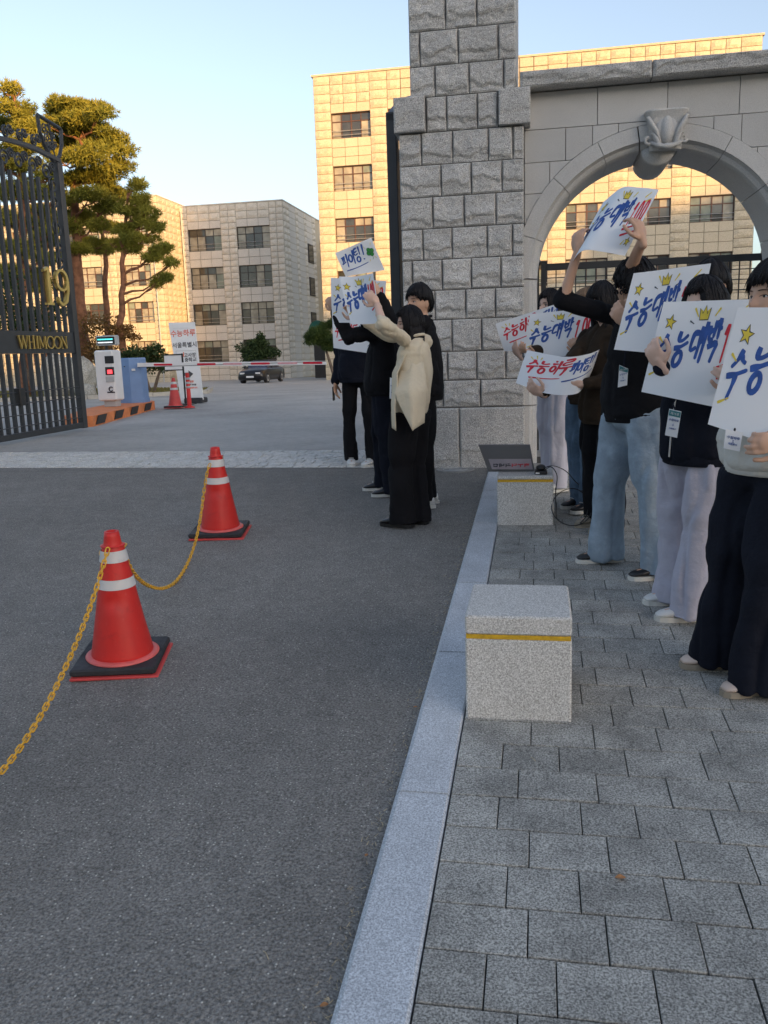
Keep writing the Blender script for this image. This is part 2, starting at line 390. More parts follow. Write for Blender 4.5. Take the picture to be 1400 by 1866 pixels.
for r_, i in enumerate(sc_):
    x, y, L = cand[i]
    if x+L > 2.9+.3: continue
    dz = random.uniform(-.0016, .0016)
    if r_ < 300:
        me, L = paver_mesh(L)
        o = link_mesh('paver', me, walk, (x, y, gz(y)+.0005+dz)); o.rotation_euler = (tilt+random.uniform(-.004, .004), random.uniform(-.004, .004), random.uniform(-.003, .003))
    else:
        g = .003
        rest.hexa([(x+g, y+g, gz(y)-.05), (x+L-g, y+g, gz(y)-.05), (x+L-g, y+PD-g, gz(y)-.05), (x+g, y+PD-g, gz(y)-.05),
                   (x+g, y+g, gz(y+g)+dz), (x+L-g, y+g, gz(y+g)+dz), (x+L-g, y+PD-g, gz(y+PD)+dz), (x+g, y+PD-g, gz(y+PD)+dz)])
rest.build('far_pavers', M['paver'], walk, kind='stuff')
# band of rough setts under the gate
mb = MB(); ny = 12
for k in range(ny):
    x = -30+random.random()*.2
    while x < -.5:
        L = random.uniform(.10, .22); y0 = 8.42+(-x-.5)*.05+k*.125
        if x > -14: mb.hexa([(x+.006, y0+.006, .3), (x+L-.006, y0+.006, .3), (x+L-.006, y0+.119, .3), (x+.006, y0+.119, .3)] +
                [(x+a*L+.006*(1-2*a), y0+.006+b*.113, SL*YG-.021+random.uniform(-.004, .004)) for a, b in ((0, 0), (1, 0), (1, 1), (0, 1))])
        x += L
mb.build('sett_band', M['sett'], kind='stuff')
sheet('sett_bed', [-14, -.5], [8.43, 10.3], -.0275, M['asphalt'])

# ---------------------------------------------------------------- gate pillar
def rough_block(x0, x1, y0, y1, z0, z1, seed, bulge=.022, name='stone_block', parent=None, mat=None, nx=None, face='front', rough=1.):
    """stone block whose front (-Y) face is split-faced; sides get a milder relief"""
    g = .004; x0 += g; x1 -= g; z0 += g; z1 -= g
    nx = nx or max(5, int((x1-x0)/.013)); nz = max(5, int((z1-z0)/.013))
    xs = np.linspace(x0, x1, nx+1); zs = np.linspace(z0, z1, nz+1)
    XX, ZZ = np.meshgrid(xs, zs); e = np.minimum(np.minimum(XX-x0, x1-XX), np.minimum(ZZ-z0, z1-ZZ))
    ef = np.clip(e/.013, 0, 1)**.6
    P = np.stack([XX.ravel()*1., np.full(XX.size, seed*3.7), ZZ.ravel()], 1)
    n = fbm(P*6., 4).reshape(XX.shape); n2 = np.abs(fbm(P*np.array([9, 1, 16.])+5, 3)).reshape(XX.shape)
    # a scooped fracture low on the face
    zc = z0+(z1-z0)*random.uniform(.15, .4); sc = .024*(1/(1+np.exp(-(ZZ-zc-.055*n-.02*n2)/.006)))*np.clip((ZZ-z0)/.03, 0, 1)*(1-.5*np.clip((ZZ-zc-.04)/.1, 0, 1))
    d = ef*(bulge*.45+bulge*.5*n*rough+.010*n2*rough+sc*rough)
    YY = y0-d
    verts = [(a, b, c) for a, b, c in zip(XX.ravel(), YY.ravel(), ZZ.ravel())]
    w = nx+1; faces = [(j*w+i, j*w+i+1, (j+1)*w+i+1, (j+1)*w+i) for j in range(nz) for i in range(nx)]
    b0 = len(verts)
    border = [i for i in range(w)]+[j*w+nx for j in range(1, nz+1)]+[nz*w+i for i in range(nx-1, -1, -1)]+[j*w for j in range(nz-1, 0, -1)]
    for i in border: verts.append((verts[i][0], y1, verts[i][2]))
    m = len(border)
    for k in range(m): faces.append((border[(k+1) % m], border[k], b0+k, b0+(k+1) % m))
    faces.append(tuple(b0+k for k in range(m)))
    mb = MB(); mb.v = verts; mb.f = faces
    return mb.build(name, mat or M['pillar'], parent)
PY = 8.47
pillar = thing('gate_pillar', 'tall rough grey granite block pillar of the gate, left of the arch', 'pillar', (-.72, 9, gz(9)))
def px_list(ps, z):   # photograph x of the joints -> metres on the pillar face
    y = {k: v for k, v in ((4.65, 25), (4.35, 85), (4.06, 145), (3.78, 205), (3.47, 265), (3.18, 325), (2.9, 385), (2.6, 441), (2.31, 498), (2.03, 555), (1.73, 611), (1.44, 665), (1.16, 717))}
    yy = min(y.items(), key=lambda t: abs(t[0]-z))[1]
    return [K(p, yy, PY).x for p in ps]
rowsP = [(4.80, 5.10, -1.19, -.20, [785, 850, 900]), (4.50, 4.80, -1.19, -.20, [812, 869, 935]), (4.20, 4.50, -1.19, -.20, [765, 835, 908]), (3.93, 4.20, -1.19, -.20, [793, 855, 918]),
         (3.62, 3.93, -1.04, -.37, [814, 870]), (3.33, 3.62, -1.31, -.13, [768, 825, 890, 935]), (3.04, 3.33, -1.31, -.13, [804, 859, 915]), (2.75, 3.04, -1.31, -.13, [789, 846, 904]),
         (2.46, 2.75, -1.31, -.13, [771, 824, 888, 934]), (2.17, 2.46, -1.31, -.13, [752, 806, 859, 913]), (1.89, 2.17, -1.31, -.13, [740, 793, 849, 903]), (1.58, 1.89, -1.31, -.13, [768, 824, 878, 935]),
         (1.30, 1.58, -1.31, -.13, [760, 816, 869, 922]), (1.03, 1.30, -1.31, -.13, [752, 808, 876])]
sd_ = 1
for z0, z1, xa, xb, js in rowsP:
    X = [xa]+[x for x in px_list(js, (z0+z1)/2) if xa+.04 < x < xb-.03]+[xb]
    if z0 == 3.62: X = [xa]+px_list(js, 3.78)+[xb]
    for a, b in zip(X[:-1], X[1:]):
        sd_ += 1; rough_block(a, b, PY, PY+.5, z0, z1, sd_, parent=pillar)
    # rear half of the pillar
    back = MB(); back.cbox(xa+.004, (xa+xb)/2-.004, PY+.508, PY+1.1, z0+.004, z1-.004, .01); back.build('stone_block', M['pillar'], pillar)
    back = MB(); back.cbox((xa+xb)/2+.004, xb-.004, PY+.508, PY+1.1, z0+.004, z1-.004, .01); back.build('stone_block', M['pillar'], pillar)
for xa, xb in ((-1.345, -1.045), (-.365, -.07)):
    rough_block(xa, xb, PY-.07, PY+.3, 3.62, 3.935, sd_+xa*7, bulge=.010, parent=pillar, rough=.45); 
mb = MB(); mb.cbox(-1.345, -.07, PY+.31, PY+1.15, 3.625, 3.93, .01); mb.build('stone_block', M['pillar'], pillar)
rough_block(-1.42, -.77, PY-.05, PY+1.15, .40, 1.03, 91, bulge=.012, parent=pillar, name='base_stone', rough=.5, nx=40)
rough_block(-.77, -.125, PY-.05, PY+1.15, .40, 1.03, 92, bulge=.012, parent=pillar, name='base_stone', rough=.5, nx=40)
mb = MB(); mb.box(-1.29, -.15, PY+.012, PY+1.08, 1.0, 3.7); mb.box(-1.17, -.22, PY+.012, PY+1.08, 3.7, 5.09); mb.build('mortar_core', M['mortar'], pillar)

# ---------------------------------------------------------------- arched wall
AY, AB, ACX, ACZ, RO, RI = 8.6, 9.3, 1.10, 2.25, 1.32, 1.11
arch = thing('arched_gateway', 'smooth grey granite wall with a round arch and carved keystone over the footway', 'archway', (1.1, 9, gz(9)))
def kx(px, py): return K(px, py, AY).x
def wall_block(x0, x1, z0, z1, parent=arch):
    g = .003; x0 += g; x1 -= g; z0 += g; z1 -= g
    n = 10; xs = [x0+(x1-x0)*i/n for i in range(n+1)]; low = []
    for x in xs:
        dx = abs(x-ACX); low.append(max(z0, ACZ+math.sqrt(RO*RO-dx*dx)+.007) if dx < RO else z0)
    if all(l >= z1-.01 for l in low): return
    cols = [(x, min(l, z1)) for x, l in zip(xs, low)]
    while len(cols) > 2 and cols[0][1] >= z1 and cols[1][1] >= z1: cols.pop(0)
    while len(cols) > 2 and cols[-1][1] >= z1 and cols[-2][1] >= z1: cols.pop()
    poly = cols+[(cols[-1][0], z1), (cols[0][0], z1)] if cols[0][1] < z1 and cols[-1][1] < z1 else None
    if poly is None:
        poly = list(cols); 
        if cols[-1][1] < z1: poly.append((cols[-1][0], z1))
        if cols[0][1] < z1: poly.append((cols[0][0], z1))
    mb = MB(); mb.prism(poly, lambda u, v, k: (u, AY+(.0 if k else .6), v)); mb.f = [tuple(reversed(f)) for f in mb.f]
    mb.build('stone_block', M['dressed'], parent)
XR = 3.6
def arow(z0, z1, xs):
    xs = [-.13]+xs+[XR]
    for a, b in zip(xs[:-1], xs[1:]): wall_block(a, b, z0, z1)
arow(3.60, 3.925, [kx(1089, 200), kx(1217, 180), kx(1349, 160), 2.45, 3.1])
arow(3.31, 3.60, [kx(1031, 260), kx(1080, 250), kx(1127, 245), 1.10, kx(1301, 225), kx(1352, 230), 2.15, 2.6, 3.1])
arow(3.03, 3.31, [kx(1002, 320), .5, 1.7, kx(1380, 290), 2.35, 2.9])
arow(2.75, 3.03, [.3, 2.0, 2.6, 3.2]); arow(2.46, 2.75, [.2, 2.45, 2.8, 3.3]); 
for z0, z1 in ((2.17, 2.46), (1.89, 2.17), (1.60, 1.89), (1.31, 1.60), (1.02, 1.31), (.40, 1.02)): 
    for a, b in ((-.13, -.225), (2.425, 2.9), (2.9, XR)):
        if b > a: wall_block(a, b, z0, z1)
# ring with a rolled moulding on its inner edge
prof = [(RO, AY-.015), (1.185, AY-.015), (1.18, AY+.005), (1.172, AY+.02), (1.165, AY+.035), (1.148, AY+.04), (1.128, AY+.055), (1.116, AY+.08), (RI, AY+.11), (RI, AB), (RO, AB)]
def voussoir(a0, a1):
    n = max(3, int(abs(a1-a0)/3)); rings = []
    for i in range(n+1):
        a = rad(a0+(a1-a0)*i/n); rings.append([(ACX+r*math.cos(a), y, ACZ+r*math.sin(a)) for r, y in prof])
    mb = MB(); mb.loft(rings); mb.build('arch_stone', M['dressed'], arch)
for a0, a1 in ((180, 162), (162, 136.5), (136.5, 115), (115, 99), (98.7, 81.3), (81, 61.5), (61.5, 38), (38, 15), (15, 0)):
    voussoir(a0-.12, a1+.12)
for s in (-1, 1):
    for z0, z1 in ((1.03, 1.6), (1.6, 2.245)) + ((.40, 1.025),):
        mb = MB(); mb.loft([[(ACX+s*r, y, z) for r, y in prof] for z in (z0, z1-.005)]); mb.build('jamb_stone', M['dressed'], arch)
# coping with chiselled face
xs = [-.17, 1.0, 2.1, 3.1, XR]
for i, (a, b) in enumerate(zip(xs[:-1], xs[1:])): rough_block(a, b, AY-.16, AB+.12, 3.93, 4.075, 200+i, bulge=.02, name='coping_stone', parent=arch, rough=.8, nx=int((b-a)/.025))
mb = MB(); mb.box(-.1, XR-.05, AY+.6, AB, 3.6, 3.925); mb.build('wall_core', M['dressed'], arch)
# keystone: carved console of folded petals with a drum under it
ks = MB()
kz = lambda u: u
rings = []
for z, w, d in ((3.668, .19, .115), (3.655, .192, .12), (3.60, .172, .095), (3.52, .155, .075), (3.44, .148, .065), (3.38, .142, .06), (3.33, .14, .055)):
    rings.append([(1.145+w*math.copysign(abs(math.cos(t))**.5, math.cos(t)), AY-.01-d*max(0, -math.sin(t))**.6+.08*max(0, math.sin(t)), z) for t in [2*math.pi*i/40 for i in range(40)]])
ks.loft(rings[::-1]); kso = ks; keyst = ks.build('keystone', M['dressed'], arch)
mb = MB(); rings = []
for z, w in ((3.645, .015), (3.62, .045), (3.58, .075), (3.53, .098), (3.48, .108), (3.43, .105), (3.385, .085), (3.35, .05), (3.335, .015)):
    ring = []
    for i in range(60):
        t = 2*math.pi*i/60; k = 1+.22*abs(math.cos(2.5*(t+math.pi/2)))-.14; ring.append((1.145+w*k*math.cos(t), AY-.055+w*k*.95*math.sin(t)*(1.0), z))
    rings.append(ring)
mb.loft(rings[::-1]); mb.build('lotus_bud', M['dressed'], keyst, smooth=True)
for s in (-1, 1):
    for (x0, x1, x2, zz, w) in ((.05, .15, .19, 3.60, .030), (.03, .10, .15, 3.46, .026)):
        mb = MB(); pts = [(1.145+s*x0, AY-.12, 3.36), (1.145+s*(x0+x1)/2, AY-.135, zz-.12), (1.145+s*x1, AY-.125, zz-.04), (1.145+s*(x1+x2)/2, AY-.12, zz), (1.145+s*x2, AY-.13, zz-.005)]
        mb.tube(pts, [w*.5, w, w*1.15, w*.8, w*.25], 10, flat=.7); mb.build('petal', M['dressed'], keyst, smooth=True)
mb = MB(); rings = []
mb.tube([(1.145+.13*math.cos(a), AY-.08-.07*math.sin(a), 3.365+.025*math.cos(2*a)) for a in [math.pi*k/14 for k in range(15)]], [.012+.014*math.sin(math.pi*k/14)+.005*math.cos(k*1.9) for k in range(15)], 8); mb.build('leaf_collar', M['dressed'], keyst, smooth=True)
for s in (-1, 1):
    mb = MB(); pts = [(1.145+s*(.155+.03*math.cos(a)), AY-.09, 3.41+.03*math.sin(a)) for a in [math.pi*.5+s*k*.55 for k in range(9)]]
    mb.tube(pts, [.02-.0012*k for k in range(9)], 8); mb.build('scroll', M['dressed'], keyst, smooth=True)
mb = MB(); mb.loft([[(1.09+.15*math.cos(t), y, 3.345+(.135+dz)*(math.sin(t) if math.sin(t) < 0 else .3*math.sin(t))) for t in [2*math.pi*i/20 for i in range(20)]] for y, dz in ((AY+.02, -.02), (AY+.05, 0), (AB+.02, 0), (AB+.06, -.02))])
mb.build('soffit_boss', M['dressed'], keyst, smooth=True)

# ---------------------------------------------------------------- side gate of square mesh inside the arch
fg = thing('mesh_gate', 'black metal gate of square mesh standing inside the stone arch', 'gate', (1.1, 9.6, gz(9.6)))
FY = 9.6
for a in ((.03, .085, .46, 2.50), (2.26, 2.31, .46, 2.50), (.085, 2.26, 2.40, 2.47), (.085, 2.26, .50, .56), (.085, 2.26, 1.30, 1.35)):
    mb = MB(); mb.cbox(a[0], a[1], FY-.025, FY+.025, a[2], a[3], .004); mb.build('frame_bar', M['iron'], fg)
vb = MB(); vb.box(-.006, .006, -.006, .006, 0, 1.84); vme = vb.mesh('vertical_bar', M['iron']); hb = MB(); hb.box(0, 2.175, -.005, .005, -.005, .005); hme = hb.mesh('cross_bar', M['iron'])
o_ = ORG[fg.name]
for i in range(20): link_mesh('vertical_bar', vme, fg, Vector((.085+.1036*(i+1), FY, .56))-o_)
for i in range(17): link_mesh('cross_bar', hme, fg, Vector((.085, FY-.008, .56+.1036*(i+1)))-o_)
mb = MB(); mb.tube([(-.02, FY, .46), (-.02, FY, 2.46)], .03, 10); mb.lathe([(.0, 2.44), (.045, 2.46), (.05, 2.50), (.03, 2.53), (.05, 2.56), (.03, 2.60), (.0, 2.62)], (-.02, FY, 0), 12); mb.build('hinge_post', M['iron'], fg, smooth=True)

# ---------------------------------------------------------------- iron gate leaves (local: hinge at y=0, leaf along +y)
gate = thing('iron_gate', 'open black wrought-iron gate leaf at the left with gilded letters and 19', 'gate', (0, 0, 0), 'pair of wrought-iron gate leaves')
LEAF = 4.87
def gtop(y): return 3.42+1.0*math.sin(min(1, y/4.2)*math.pi/2)**.9-(.05*max(0, y-4.2)/.67)
mb = MB(); mb.cbox(-.05, .05, 0, .11, 0, 3.47, .006); mb.build('post', M['iron'], gate)
mb = MB(); mb.cbox(-.05, .05, LEAF-.14, LEAF, .02, 4.33, .006); mb.build('post', M['iron'], gate)
mb = MB(); mb.cbox(-.045, .045, .11, LEAF-.14, .03, .12, .005); mb.build('bottom_rail', M['iron'], gate)
mb = MB(); mb.cbox(-.02, .028, .11, LEAF-.14, 1.29, 1.63, .004); band = mb.build('name_band', M['iron'], gate)
for z in (.72, .55, .38, .21):
    mb = MB(); mb.tube([(.03, .11, z), (.03, LEAF-.14, z)], .008, 6); mb.build('thin_rail', M['iron'], gate)
nb = 24; stepb = (LEAF-.25)/(nb+1)
for i in range(nb):
    y = .11+stepb*(i+1); zt = gtop(y)-.42+.12*math.cos((i % 4)*math.pi/2)
    for z0, z1 in ((.12, 1.288), (1.632, zt)):
        mb = MB(); mb.box(-.026, .026, y-.024, y+.024, z0, z1); mb.build('bar', M['iron'], gate)
mb = MB(); rr = []
for k in range(31):
    y = LEAF*k/30; z = gtop(y); rr.append([(-.035, y, z-.03), (.035, y, z-.03), (.035, y, z+.03), (-.035, y, z+.03)])
mb.loft(rr); mb.build('top_rail', M['iron'], gate)
def spiral(cy, cz, r0, turns, a0, dirn=1, n=26, x=0.):
    return [(x, cy+(r0*(1-.8*t/n))*math.cos(a0+dirn*turns*2*math.pi*t/n), cz+(r0*(1-.8*t/n))*math.sin(a0+dirn*turns*2*math.pi*t/n)) for t in range(n+1)]
def scroll(cy, cz, r, a0, d, w=.018):
    mb = MB(); pts = spiral(cy, cz, r, 1.5, a0, d)
    mb.tube(pts, [w]*len(pts), 6, flat=1.0); mb.build('scroll', M['iron'], gate, smooth=True)
for i in range(1, nb, 2):
    y = .11+stepb*(i+1); z = gtop(y)
    scroll(y-.10, z-.27, .125, 0, 1); scroll(y+.08, z-.17, .075, math.pi, -1)
    if y > 2.2:
        scroll(y, z+.11, .085, math.pi/2, 1)
        if y > 2.8: scroll(y+.12, z+.18, .07, 0, -1)
for z, r, d in ((3.95, .13, 1), (3.68, .12, -1), (3.28, .14, 1), (2.98, .10, -1), (2.75, .12, 1)): scroll(LEAF-.27, z, r, d*math.pi/2, d)
for z, r, d in ((3.1, .1, 1), (2.85, .1, -1)): scroll(.22, z, r, d*math.pi/2, d)
# shield crest above the meeting post
sh = [(-.34, 1.0), (.34, .92), (.40, .90), (.37, .5), (.27, .2), (.02, .0), (-.20, .30), (-.31, .6)]
cy_, cz_ = LEAF-.22, 4.33
mb = MB(); rr = []
for k in range(len(sh)+1):
    u, v = sh[k % len(sh)]; rr.append((0, cy_+u*.9, cz_+v*.62))
mb.tube(rr, .03, 8); crest = mb.build('crest', M['iron'], gate)
mb = MB()
for k in range(9): 
    pts = spiral(cy_-.14+.32*((k*37) % 7)/7, cz_+.16+.38*k/9, .06+.02*(k % 3), 1.3, k, 1 if k % 2 else -1, 14); mb.tube(pts, .012, 5)
mb.tube([(0, cy_+.1, cz_+.05), (0, cy_-.02, cz_+.58)], .012, 5); mb.build('tracery', M['iron'], crest)
mb = MB(); mb.cbox(-.07, .07, 2.98, 3.12, .52, .78, .01); mb.build('lock', M['black'], gate)
# gilded letters
def bar3(mb, a, b, w, x0, x1):
    a = Vector(a); b = Vector(b); d = (b-a).normalized(); p = Vector((-d.y, d.x))*w/2
    q = [a-p, b-p, b+p, a+p]; mb.hexa([(x0, u.x, u.y) for u in q]+[(x1, u.x, u.y) for u in q])
def glyph_lines(ch):
    s = {'W': [((0, 1), (.28, 0), .12), ((.28, 0), (.5, .95), .05), ((.5, .95), (.75, 0), .12), ((.75, 0), (1, 1), .05), ((-.1, 1), (.12, 1), .04), ((.88, 1), (1.1, 1), .04), ((.38, 1), (.6, 1), .04)],
         'H': [((.15, 0), (.15, 1), .12), ((.85, 0), (.85, 1), .12), ((.15, .52), (.85, .52), .05), ((0, 0), (.3, 0), .04), ((0, 1), (.3, 1), .04), ((.7, 0), (1, 0), .04), ((.7, 1), (1, 1), .04)],
         'I': [((.5, 0), (.5, 1), .13), ((.3, 0), (.7, 0), .04), ((.3, 1), (.7, 1), .04)],
         'M': [((.1, 0), (.12, 1), .05), ((.12, 1), (.5, .1), .12), ((.5, .1), (.88, 1), .05), ((.88, 1), (.9, 0), .12), ((0, 0), (.2, 0), .04), ((.75, 0), (1.05, 0), .04)],
         'N': [((.12, 0), (.12, 1), .05), ((.12, 1), (.88, 0), .13), ((.88, 0), (.88, 1), .05), ((0, 0), (.25, 0), .04), ((.75, 1), (1, 1), .04)]}
    if ch == 'O': 
        n = 16; return [((.5+.5*math.cos(2*math.pi*i/n), .5+.5*math.sin(2*math.pi*i/n)), (.5+.5*math.cos(2*math.pi*(i+1)/n), .5+.5*math.sin(2*math.pi*(i+1)/n)), .06+.05*abs(math.cos(2*math.pi*(i+.5)/n))) for i in range(n)]
    return s[ch]
yl = 3.12; hh = .19
for ch, w, adv in (('W', .22, .24), ('H', .17, .18), ('I', .12, .10), ('M', .21, .23), ('O', .20, .20), ('O', .20, .21), ('N', .18, .2)):
    mb = MB()
    for a, b, t in glyph_lines(ch): bar3(mb, (yl+a[0]*w, 1.365+a[1]*hh), (yl+b[0]*w, 1.365+b[1]*hh), t*.22, .04, .062)
    mb.build('letter', M['gold'], band); yl += adv
def num_part(lines, y0, z0, w, h):
    mb = MB()
    for a, b, t in lines: bar3(mb, (y0+a[0]*w, z0+a[1]*h), (y0+b[0]*w, z0+b[1]*h), t, .03, .085)
    mb.build('numeral', M['gold'], gate)
num_part([((.5, 0), (.5, 1), .075), ((.15, 0), (.85, 0), .03), ((.1, .9), (.5, 1), .035)], 3.92, 2.06, .28, .56)
nin = [((.5+.42*math.cos(t), .70+.28*math.sin(t)), (.5+.42*math.cos(t+.4), .70+.28*math.sin(t+.4)), .03+.03*abs(math.cos(t))) for t in [i*.3927 for i in range(16)]]
nin += [((.92, .7), (.9, .4), .07), ((.9, .4), (.72, .1), .06), ((.72, .1), (.4, 0), .045), ((.4, 0), (.15, .1), .05), ((.15, .1), (.2, .2), .06)]
num_part(nin, 4.25, 2.06, .40, .56)
g2 = copy_tree(gate); gate.location = (-7.7, 8.62, gz(9)); g2.location = (-1.44, 8.83, gz(9)); 
g2['label'] = 'black iron gate leaf seen edge-on against the left side of the pillar'
# ================================================================== BUILDINGS
def panel_wall(parent, x0, x1, yf, rects, mat, axis='x', gap=.045, proud=.0, limit=300, seed=0):
    """rects: (a0,a1,z0,z1,rough) panels on the plane; the first `limit` as objects of shared meshes, the rest joined"""
    rest = MB(); cache = {}; R_ = random.Random(seed); cnt = 0; og = ORG[parent.name]
    for (a0, a1, z0, z1, rg) in rects:
        w, h = round(a1-a0, 2), round(z1-z0, 2); m = mat if rg else mat_s(mat)
        if cnt < limit:
            var = R_.randrange(4) if rg else 0; k = (w, h, rg, var, m.name, axis)
            if k not in cache:
                mb = MB(); g = gap/2
                if rg:   # split-faced: a 4x3 grid of pillowed relief with a broken lower lip
                    nx, nz = 4, 3; vs = []; rr = random.Random(hash((w, h, var)) % 99991)
                    for j in range(nz+1):
                        for i in range(nx+1):
                            e = (0 < i < nx) and (0 < j < nz); d = .02+(.05+rr.uniform(-.018, .03) if e else rr.uniform(0, .012))
                            if j == 1 and e: d += .02
                            vs.append((g+(w-2*g)*i/nx, -d, g+(h-2*g)*j/nz))
                    fs = [(j*5+i, j*5+i+1, (j+1)*5+i+1, (j+1)*5+i) for j in range(nz) for i in range(nx)]
                    bd = [0, 1, 2, 3, 4, 9, 14, 19, 18, 17, 16, 15, 10, 5]; b0 = len(vs)
                    vs += [(vs[i][0], 0.03, vs[i][2]) for i in bd]
                    fs += [(bd[(q+1) % 14], bd[q], b0+q, b0+(q+1) % 14) for q in range(14)]
                    mb.add(vs, fs)
                else: mb.box(g, w-g, -.02, .03, g, h-g)
                if axis == 'y':   # wall facing +X, panels run along Y
                    mb.v = [(-v[1], v[0], v[2]) for v in mb.v]
                cache[k] = mb.mesh('wall_panel', m)
            loc = Vector((a0, yf, z0)) if axis == 'x' else Vector((yf, a0, z0))
            link_mesh('wall_panel', cache[k], parent, loc-og); cnt += 1
        else:
            g = gap/2; d = .06 if rg else .02
            if axis == 'x': rest.cbox(a0+g, a1-g, yf-d, yf+.03, z0+g, z1-g, .02)
            else: rest.cbox(yf-.03, yf+d, a0+g, a1-g, z0+g, z1-g, .02)
    if rest.v: rest.build('panel_field', mat, parent, kind='stuff')
def mat_s(m): return M['panel_smooth'] if m.name == 'wall_panel_granite' else M['panel_smooth2']
M['panel_smooth2'] = granite('smooth_grey_panel', (.60, .555, .495), (.70, .655, .59), 20., .05, .6, .1, .01, 20., rand=.03)
def window(parent, x0, x1, z0, z1, y, fm, seed, cols=4, axis='x', curt=.6, transom=.68):
    """recessed window, frame bars, panes and two rails; wall faces -Y (axis x) or +X (axis y)"""
    R_ = random.Random(seed); rec = .22
    def bx(mb, a0, a1, d0, d1, c0, c1):
        if axis == 'x': mb.box(a0, a1, y+d0, y+d1, c0, c1)
        else: mb.box(y-d1, y-d0, a0, a1, c0, c1)
    mb = MB(); t = .05
    bx(mb, x0, x1, rec-.04, rec+.05, z0, z0+t); bx(mb, x0, x1, rec-.04, rec+.05, z1-t, z1)
    bx(mb, x0, x0+t, rec-.041, rec+.05, z0+t, z1-t); bx(mb, x1-t, x1, rec-.041, rec+.05, z0+t, z1-t)
    zt = z0+(z1-z0)*transom; bx(mb, x0+t, x1-t, rec-.035, rec+.05, zt-.03, zt+.03)
    for i in range(1, cols):
        xx = x0+(x1-x0)*i/cols; w = .04 if i == cols//2 else .025
        bx(mb, xx-w, xx+w, rec-.038, rec+.05, z0+t, zt-.03); bx(mb, xx-w, xx+w, rec-.038, rec+.05, zt+.03, z1-t)
    fr = mb.build('window', fm, parent)
    for i in range(cols):
        a0 = x0+(x1-x0)*i/cols; a1 = x0+(x1-x0)*(i+1)/cols
        for (c0, c1) in ((z0+.02, zt), (zt+.001, z1-.02)):
            r = R_.random(); gm = M['curtain'] if r < curt else (M['curtain2'] if r < curt+.12 else M['glass'])
            mb = MB(); bx(mb, a0+.002, a1-.002, rec+.012, rec+.03, c0, c1); mb.build('pane', gm, fr)
    mb = MB()
    for k in (.13, .30):
        zz = z0+(z1-z0)*k
        if axis == 'x': mb.tube([(x0, y+.05, zz), (x1, y+.05, zz)], .022, 5)
        else: mb.tube([(y-.05, x0, zz), (y-.05, x1, zz)], .022, 5)
    mb.build('rail', M['rail'], fr)
def facade(parent, xa, xb, yf, z_base, z_top, wins, zrows, wh, mat, fm, pilw, axis='x', ph=.575, seed=0, cols=4, vis_first=None, curt=.6):
    """wins: list of (x0,x1) window bays; zrows: window top heights; masonry with real openings, panels all over"""
    backd = .5
    def bx(mb, a0, a1, c0, c1, d0=.0, d1=.5):
        if axis == 'x': mb.box(a0, a1, yf+d0+.012, yf+d1, c0, c1)
        else: mb.box(yf-d1, yf-d0-.012, a0, a1, c0, c1)
    core = MB(); edges = [xa]+[e for w in wins for e in w]+[xb]
    for i in range(0, len(edges), 2):
        if edges[i+1]-edges[i] > .02: bx(core, edges[i], edges[i+1], z_base, z_top)
    rects = []
    for (w0, w1) in wins:
        zs = [z_top]+[v for zt in zrows for v in (zt, zt-wh)]+[z_base]
        for i in range(0, len(zs), 2):
            if zs[i]-zs[i+1] > .02:
                bx(core, w0, w1, zs[i+1], zs[i])
                n = max(1, round((zs[i]-zs[i+1])/.62)); m = 3; top = i == 0
                for a in range(n):
                    for b in range(m):
                        c1 = zs[i]-(zs[i]-zs[i+1])*a/n; c0 = zs[i]-(zs[i]-zs[i+1])*(a+1)/n
                        rects.append((w0+(w1-w0)*b/m, w0+(w1-w0)*(b+1)/m, c0, c1, top and a < n-1))
        for k, zt in enumerate(zrows): window(parent, w0, w1, zt-wh, zt, yf, fm, seed+k*17+int(w0*10), cols, axis, curt)
    core.build('wall', M['joint'], parent)
    for i in range(0, len(edges), 2):
        a0, a1 = edges[i], edges[i+1]
        if a1-a0 < .05: continue
        m = max(1, round((a1-a0)/pilw)); n = int(round((z_top-z_base)/ph))
        for a in range(n):
            for b in range(m):
                z1 = z_top-(z_top-z_base)*a/n; z0 = z_top-(z_top-z_base)*(a+1)/n
                rects.append((a0+(a1-a0)*b/m, a0+(a1-a0)*(b+1)/m, z0, z1, True))
    if vis_first: rects.sort(key=vis_first)
    panel_wall(parent, xa, xb, yf, rects, mat, axis, seed=seed)
# main school building across the forecourt
YM = 60.0
mainb = thing('school_building', 'large school building in golden low sun behind the gate pillar and arch', 'school', (0, YM, gz(YM)))
starts = [-13.9+3.925*i for i in range(7)]
def hidden(r):   # panels behind the pillar last
    v = np.array([(r[0]+r[1])/2, YM, (r[2]+r[3])/2])-CAM; z = v@FF; px = CX+F_PX*(v@RR)/z; py = CY-F_PX*(v@UU)/z
    bad = (735 < px < 955) or (955 <= px and 120 < py < 300) or py > 600 or px > 1400
    return (1 if bad else 0, abs(px-640) if px < 800 else abs(px-1200)*.6)
facade(mainb, -15.05, 13.6, YM, -.5, 20.0, [(s, s+2.72) for s in starts], [17.6, 14.2, 10.78, 7.25, 3.8], 1.62, M['panel'], M['frame'], 1.2, seed=5, vis_first=hidden, curt=.55)
mb = MB(); mb.box(-15.05, 13.6, YM+.5, YM+14, -.5, 20.0); mb.build('rear_wall', M['panel_smooth'], mainb)
mb = MB(); mb.box(-15.15, 13.7, YM-.10, YM+14.1, 20.0, 20.12); mb.build('roof_edge', M['panel_smooth'], mainb)
